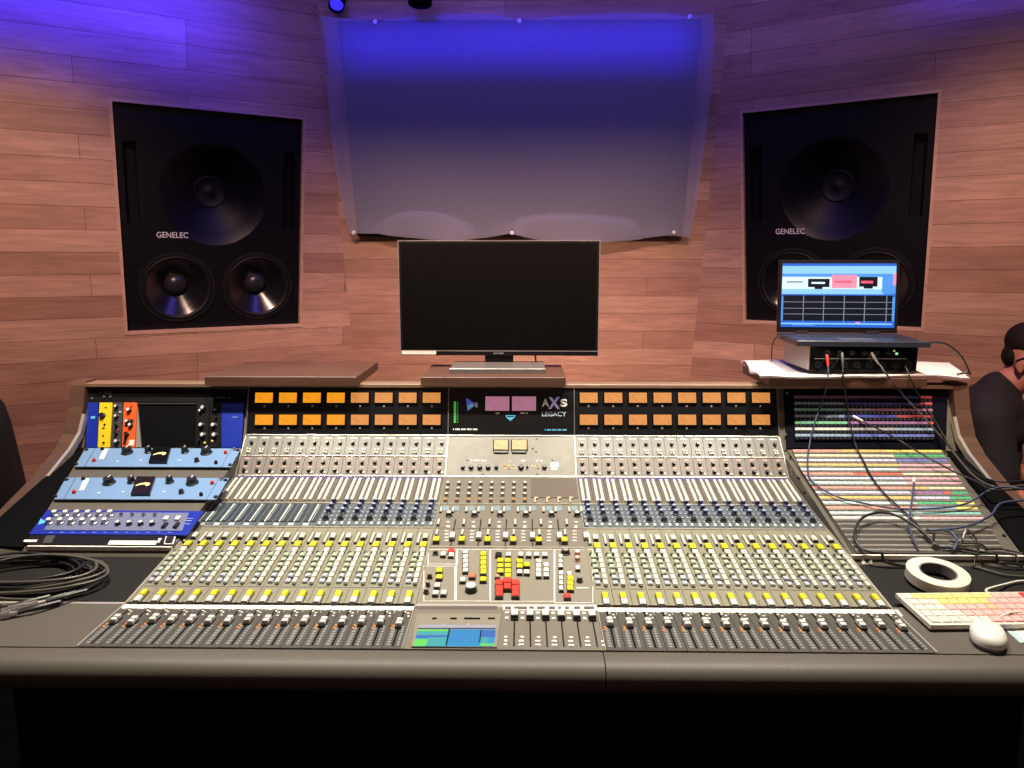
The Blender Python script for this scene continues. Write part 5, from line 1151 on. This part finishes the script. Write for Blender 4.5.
def person():
    body = MB()
    hc = Vector((0, .115, 1.150))     # head centre (local)
    MR = PM.to_3x3()
    HM = MR @ Matrix.Rotation(R(-16), 3, 'Z') @ Matrix.Rotation(R(-16), 3, 'X')
    hp = lambda x, y, z: PM @ hc + HM @ Vector((x, y, z))
    body.ball(hp(0, -.012, .025), (.073, .092, .095), 20, 14, M=HM)
    body.ball(hp(0, .030, -.055), (.054, .060, .062), 16, 10, M=HM)
    body.ball(hp(0, .070, -.098), (.024, .020, .018), 10, 8, M=HM)                # chin
    body.tube([hp(0, .082, .022), hp(0, .098, -.010), hp(0, .106, -.026), hp(0, .088, -.036)], .01, 8, rr=[.006, .010, .0135, .008])   # nose
    body.ball(hp(0, .078, -.066), (.022, .012, .008), 10, 6, M=HM); body.ball(hp(0, .070, .038), (.050, .014, .010), 10, 6, M=HM)   # lips, brow
    for s in (-1, 1):
        body.ball(hp(s * .072, -.012, -.014), (.010, .020, .032), 12, 8, M=HM @ Matrix.Rotation(R(-12), 3, 'X'))
        body.ball(hp(s * .076, -.008, -.040), (.008, .010, .012), 8, 6, M=HM)
        body.ball(hp(s * .031, .076, .014), (.013, .010, .009), 8, 6, M=HM)
    cap(body, pt(0, -.005, .965), hp(0, -.020, -.07), .060, .056)
    # trunk
    for z, w, d, y in ((.56, .150, .11, .0), (.66, .140, .10, -.01), (.76, .145, .100, -.01), (.85, .150, .098, 0), (.90, .145, .085, 0)): body.ball(pt(0, y, z), (w, d, .10), 18, 10, M=MR)
    for s in (-1, 1):
        cap(body, pt(s * .03, 0, .945), pt(s * .165, 0, .915), .042, .044)
        el = pt(s * .235, .06, .655); cap(body, pt(s * .185, 0, .905), el, .042, .038)
        wr = pt(s * .15, .28, .63) if s < 0 else pt(s * .12, .30, .64); cap(body, el, wr, .040, .027)
        dv = (wr - el).normalized(); side = dv.cross(Vector((0, 0, 1))).normalized(); pal = wr + dv * .055
        body.ball(pal, (.040, .045, .018), 12, 8, M=Matrix((side, dv, side.cross(dv))).transposed())
        for k, (o, l_) in enumerate(((-.028, .068), (-.010, .078), (.010, .074), (.027, .058))):
            b0 = pal + side * o + dv * .035; b1 = b0 + dv * l_ * .5 + Vector((0, 0, -.008)); b2 = b1 + dv * l_ * .4 + Vector((0, 0, -.024))
            body.tube([b0, b1, b2], .009, 8, rr=[.0095, .009, .0075])
        ts = -side if s > 0 else side
        body.tube([pal + ts * .030 - dv * .02, pal + ts * .052 + dv * .018, pal + ts * .050 + dv * .045], .010, 8, rr=[.013, .011, .008])
        kn_ = pt(s * .12, .43, .53); cap(body, pt(s * .095, .02, .545), kn_, .082, .058); an = pt(s * .12, .40, .11); cap(body, kn_, an, .056, .038)
        cap(body, pt(s * .12, .38, .055), pt(s * .13, .56, .04), .042, .032)
    o = build('person', body, M_skin, at=(PX, PY, 0), smooth=180, fix=True)
    def rem(o, vox, it=6):
        m = o.modifiers.new('remesh', 'REMESH'); m.mode = 'VOXEL'; m.voxel_size = vox; m.use_smooth_shade = True
        s_ = o.modifiers.new('smooth', 'SMOOTH'); s_.iterations = it; s_.factor = .5
    rem(o, .0065, 5)
    tag(o, 'seated person in a dark T-shirt and glasses, with short dark hair, facing right', 'person')
    sh = MB()
    for z, w, d, y in ((.575, .185, .140, .0), (.66, .172, .132, -.01), (.76, .176, .130, -.01), (.86, .188, .132, 0), (.925, .182, .112, 0)): sh.ball(pt(0, y, z), (w, d, .10), 20, 10, M=MR)
    for s in (-1, 1):
        cap(sh, pt(s * .04, 0, .960), pt(s * .175, 0, .930), .070, .076)
        cap(sh, pt(s * .190, 0, .922), pt(s * .232, .045, .735), .074, .062)
    cap(sh, pt(0, 0, .94), pt(0, .022, .995), .105, .074); so = build('t_shirt', sh, M_shirt, o, smooth=180); rem(so, .008, 12)
    tr_ = MB()
    for s in (-1, 1):
        kn_ = pt(s * .12, .43, .53); cap(tr_, pt(s * .095, .02, .545), kn_, .094, .070); cap(tr_, kn_, pt(s * .12, .40, .13), .068, .055)
    tr_.ball(pt(0, 0, .545), (.185, .135, .095), 18, 10, M=MR); rem(build('trousers', tr_, M_jeans, o, smooth=180), .009, 6)
    for s in (-1, 1):
        sm = MB(); cap(sm, pt(s * .12, .37, .052), pt(s * .13, .575, .045), .050, .042); build('shoe', sm, M_rubber, o, smooth=60)
    hr = MB()
    hr.ball(hp(0, -.026, .056), (.076, .088, .074), 22, 14, M=HM)
    hr.ball(hp(0, -.052, -.002), (.068, .050, .052), 16, 10, M=HM)
    for s in (-1, 1): hr.ball(hp(s * .067, .016, .022), (.007, .010, .022), 10, 8, M=HM)
    ho = build('hair', hr, M_hair, o, smooth=180); rem(ho, .006, 3)
    # front of the hair line is cut back by the forehead: glasses
    gl = MB()
    for s in (-1, 1):
        gl.tube([hp(s * .066, .088, .014), hp(s * .077, .04, .012), hp(s * .081, -.012, .010), hp(s * .076, -.032, -.010)], .0035, 8)
        ring = [hp(s * .032 + .026 * math.cos(R(a)), .096, .010 + .019 * math.sin(R(a))) for a in range(0, 361, 20)]; gl.tube(ring, .0022, 6)
        gl.tube([hp(s * .058, .096, .014), hp(s * .067, .088, .014)], .0022, 6)
    gl.tube([hp(-.008, .097, .014), hp(.008, .097, .014)], .002, 6)
    build('glasses', gl, M_knob, o)
person()

# ------------------------------------------------------------------ lamps of the room and added fill lights
def lamp(kind, name, loc, energy, col, target=None, **kw):
    l = bpy.data.lights.new(name, kind); l.energy = energy; l.color = col
    for k, v in kw.items(): setattr(l, k, v)
    o = bpy.data.objects.new(name, l); C.objects.link(o); o.location = loc
    if target is not None: o.rotation_euler = (Vector(target) - Vector(loc)).to_track_quat('-Z', 'Y').to_euler()
    return o
def can(loc, target, label, face_m, r=.05):
    loc, target = Vector(loc), Vector(target); d = (target - loc).normalized(); M = d.to_track_quat('Z', 'Y').to_matrix().to_4x4(); M.translation = loc
    t = thing('ceiling_spotlight', (loc.x, loc.y, ZC), label, 'lamp')
    build('lamp_can', MB().lathe([(r * .5, -.16), (r, -.13), (r, -.01), (r * .9, -.01), (r * .85, -.03)], M, 24, close=True), M_black, t, smooth=40)
    build('lens', MB().lathe([(r * .84, -.03), (.001, -.024)], M, 24, close=False), face_m, t, smooth=40)
    a = M @ Vector((0, 0, -.08)); build('bracket', MB().tube([a, (a.x, a.y, ZC)], .012, 8), M_black, t)
WARM = (1.0, .90, .72)
for x in (-1.05, -.38, .38, 1.05):
    lamp('SPOT', 'console_spot', (x, 1.78, 2.85), 175, WARM, (x * .96, 1.78, .82), spot_size=R(64), spot_blend=.8, shadow_soft_size=.05)
PINK = (1.0, .62, .49)
lamp('AREA', 'room_fill', (0, -1.6, 2.3), 7, PINK, (0, 3.6, .9), shape='RECTANGLE', size=2.6, size_y=.5)  # added soft fill from behind the camera for room ambience
for sg in (-1, 1): lamp('SPOT', 'wall_fill_spot', (sg * 1.0, 1.2, 2.85), 225, PINK, (sg * 2.05, 3.1, .95), spot_size=R(56), spot_blend=.9, shadow_soft_size=.10)  # added spots that brighten the side wings
lamp('AREA', 'wall_fill_strip', (0, 1.2, 2.88), 21, PINK, (0, 3.9, .62), shape='RECTANGLE', size=1.9, size_y=.06, spread=R(46))  # added long light, shaped for an even band low on the wall
BLUE = (.035, .02, 1.0)
lamp('AREA', 'blue_strip', (0, 2.60, 2.58), 1.9, BLUE, (0, 3.6, 2.45), shape='RECTANGLE', size=1.6, size_y=.03, spread=R(20))
lamp('AREA', 'blue_strip', (-1.55, 2.45, 2.66), 6, BLUE, (-1.80, 3.00, 2.50), shape='RECTANGLE', size=1.4, size_y=.03, spread=R(50))
lamp('AREA', 'blue_strip', (1.75, 2.45, 2.72), 2, BLUE, (2.05, 2.95, 2.62), shape='RECTANGLE', size=1.0, size_y=.03, spread=R(50))
lamp('AREA', 'blue_fill', (0, 2.6, 2.88), 14, (.16, .11, 1.0), (0, 3.7, 1.8), shape='RECTANGLE', size=2.4, size_y=.1)  # added wide dim fill that tints the cloth blue
e_lamp = mat('lit_blue_lens', (.02, .02, .4), .3, emit=1.6, ecol=(.03, .02, 1))
p = FC.p(*FC.at(336, 7, .10), .10); can(p, p + Vector((.02, -.26, -.24)), 'small blue lit lamp at the top above the cloth corner', e_lamp, .035)
p = FC.p(*FC.at(420, 6, .25), .25); can(p, p + Vector((.0, -.05, -.3)), 'small black lamp at the top edge above the cloth', M_gloss, .05)

# ------------------------------------------------------------------ world and view
w = bpy.data.worlds.new('room'); bpy.context.scene.world = w; w.use_nodes = True
w.node_tree.nodes['Background'].inputs['Color'].default_value = (.02, .02, .03, 1); w.node_tree.nodes['Background'].inputs['Strength'].default_value = .3
vs_ = bpy.context.scene.view_settings; vs_.view_transform = 'Standard'; vs_.look = 'None'; vs_.gamma = 1; vs_.exposure = 0.0; vs_.use_curve_mapping = False
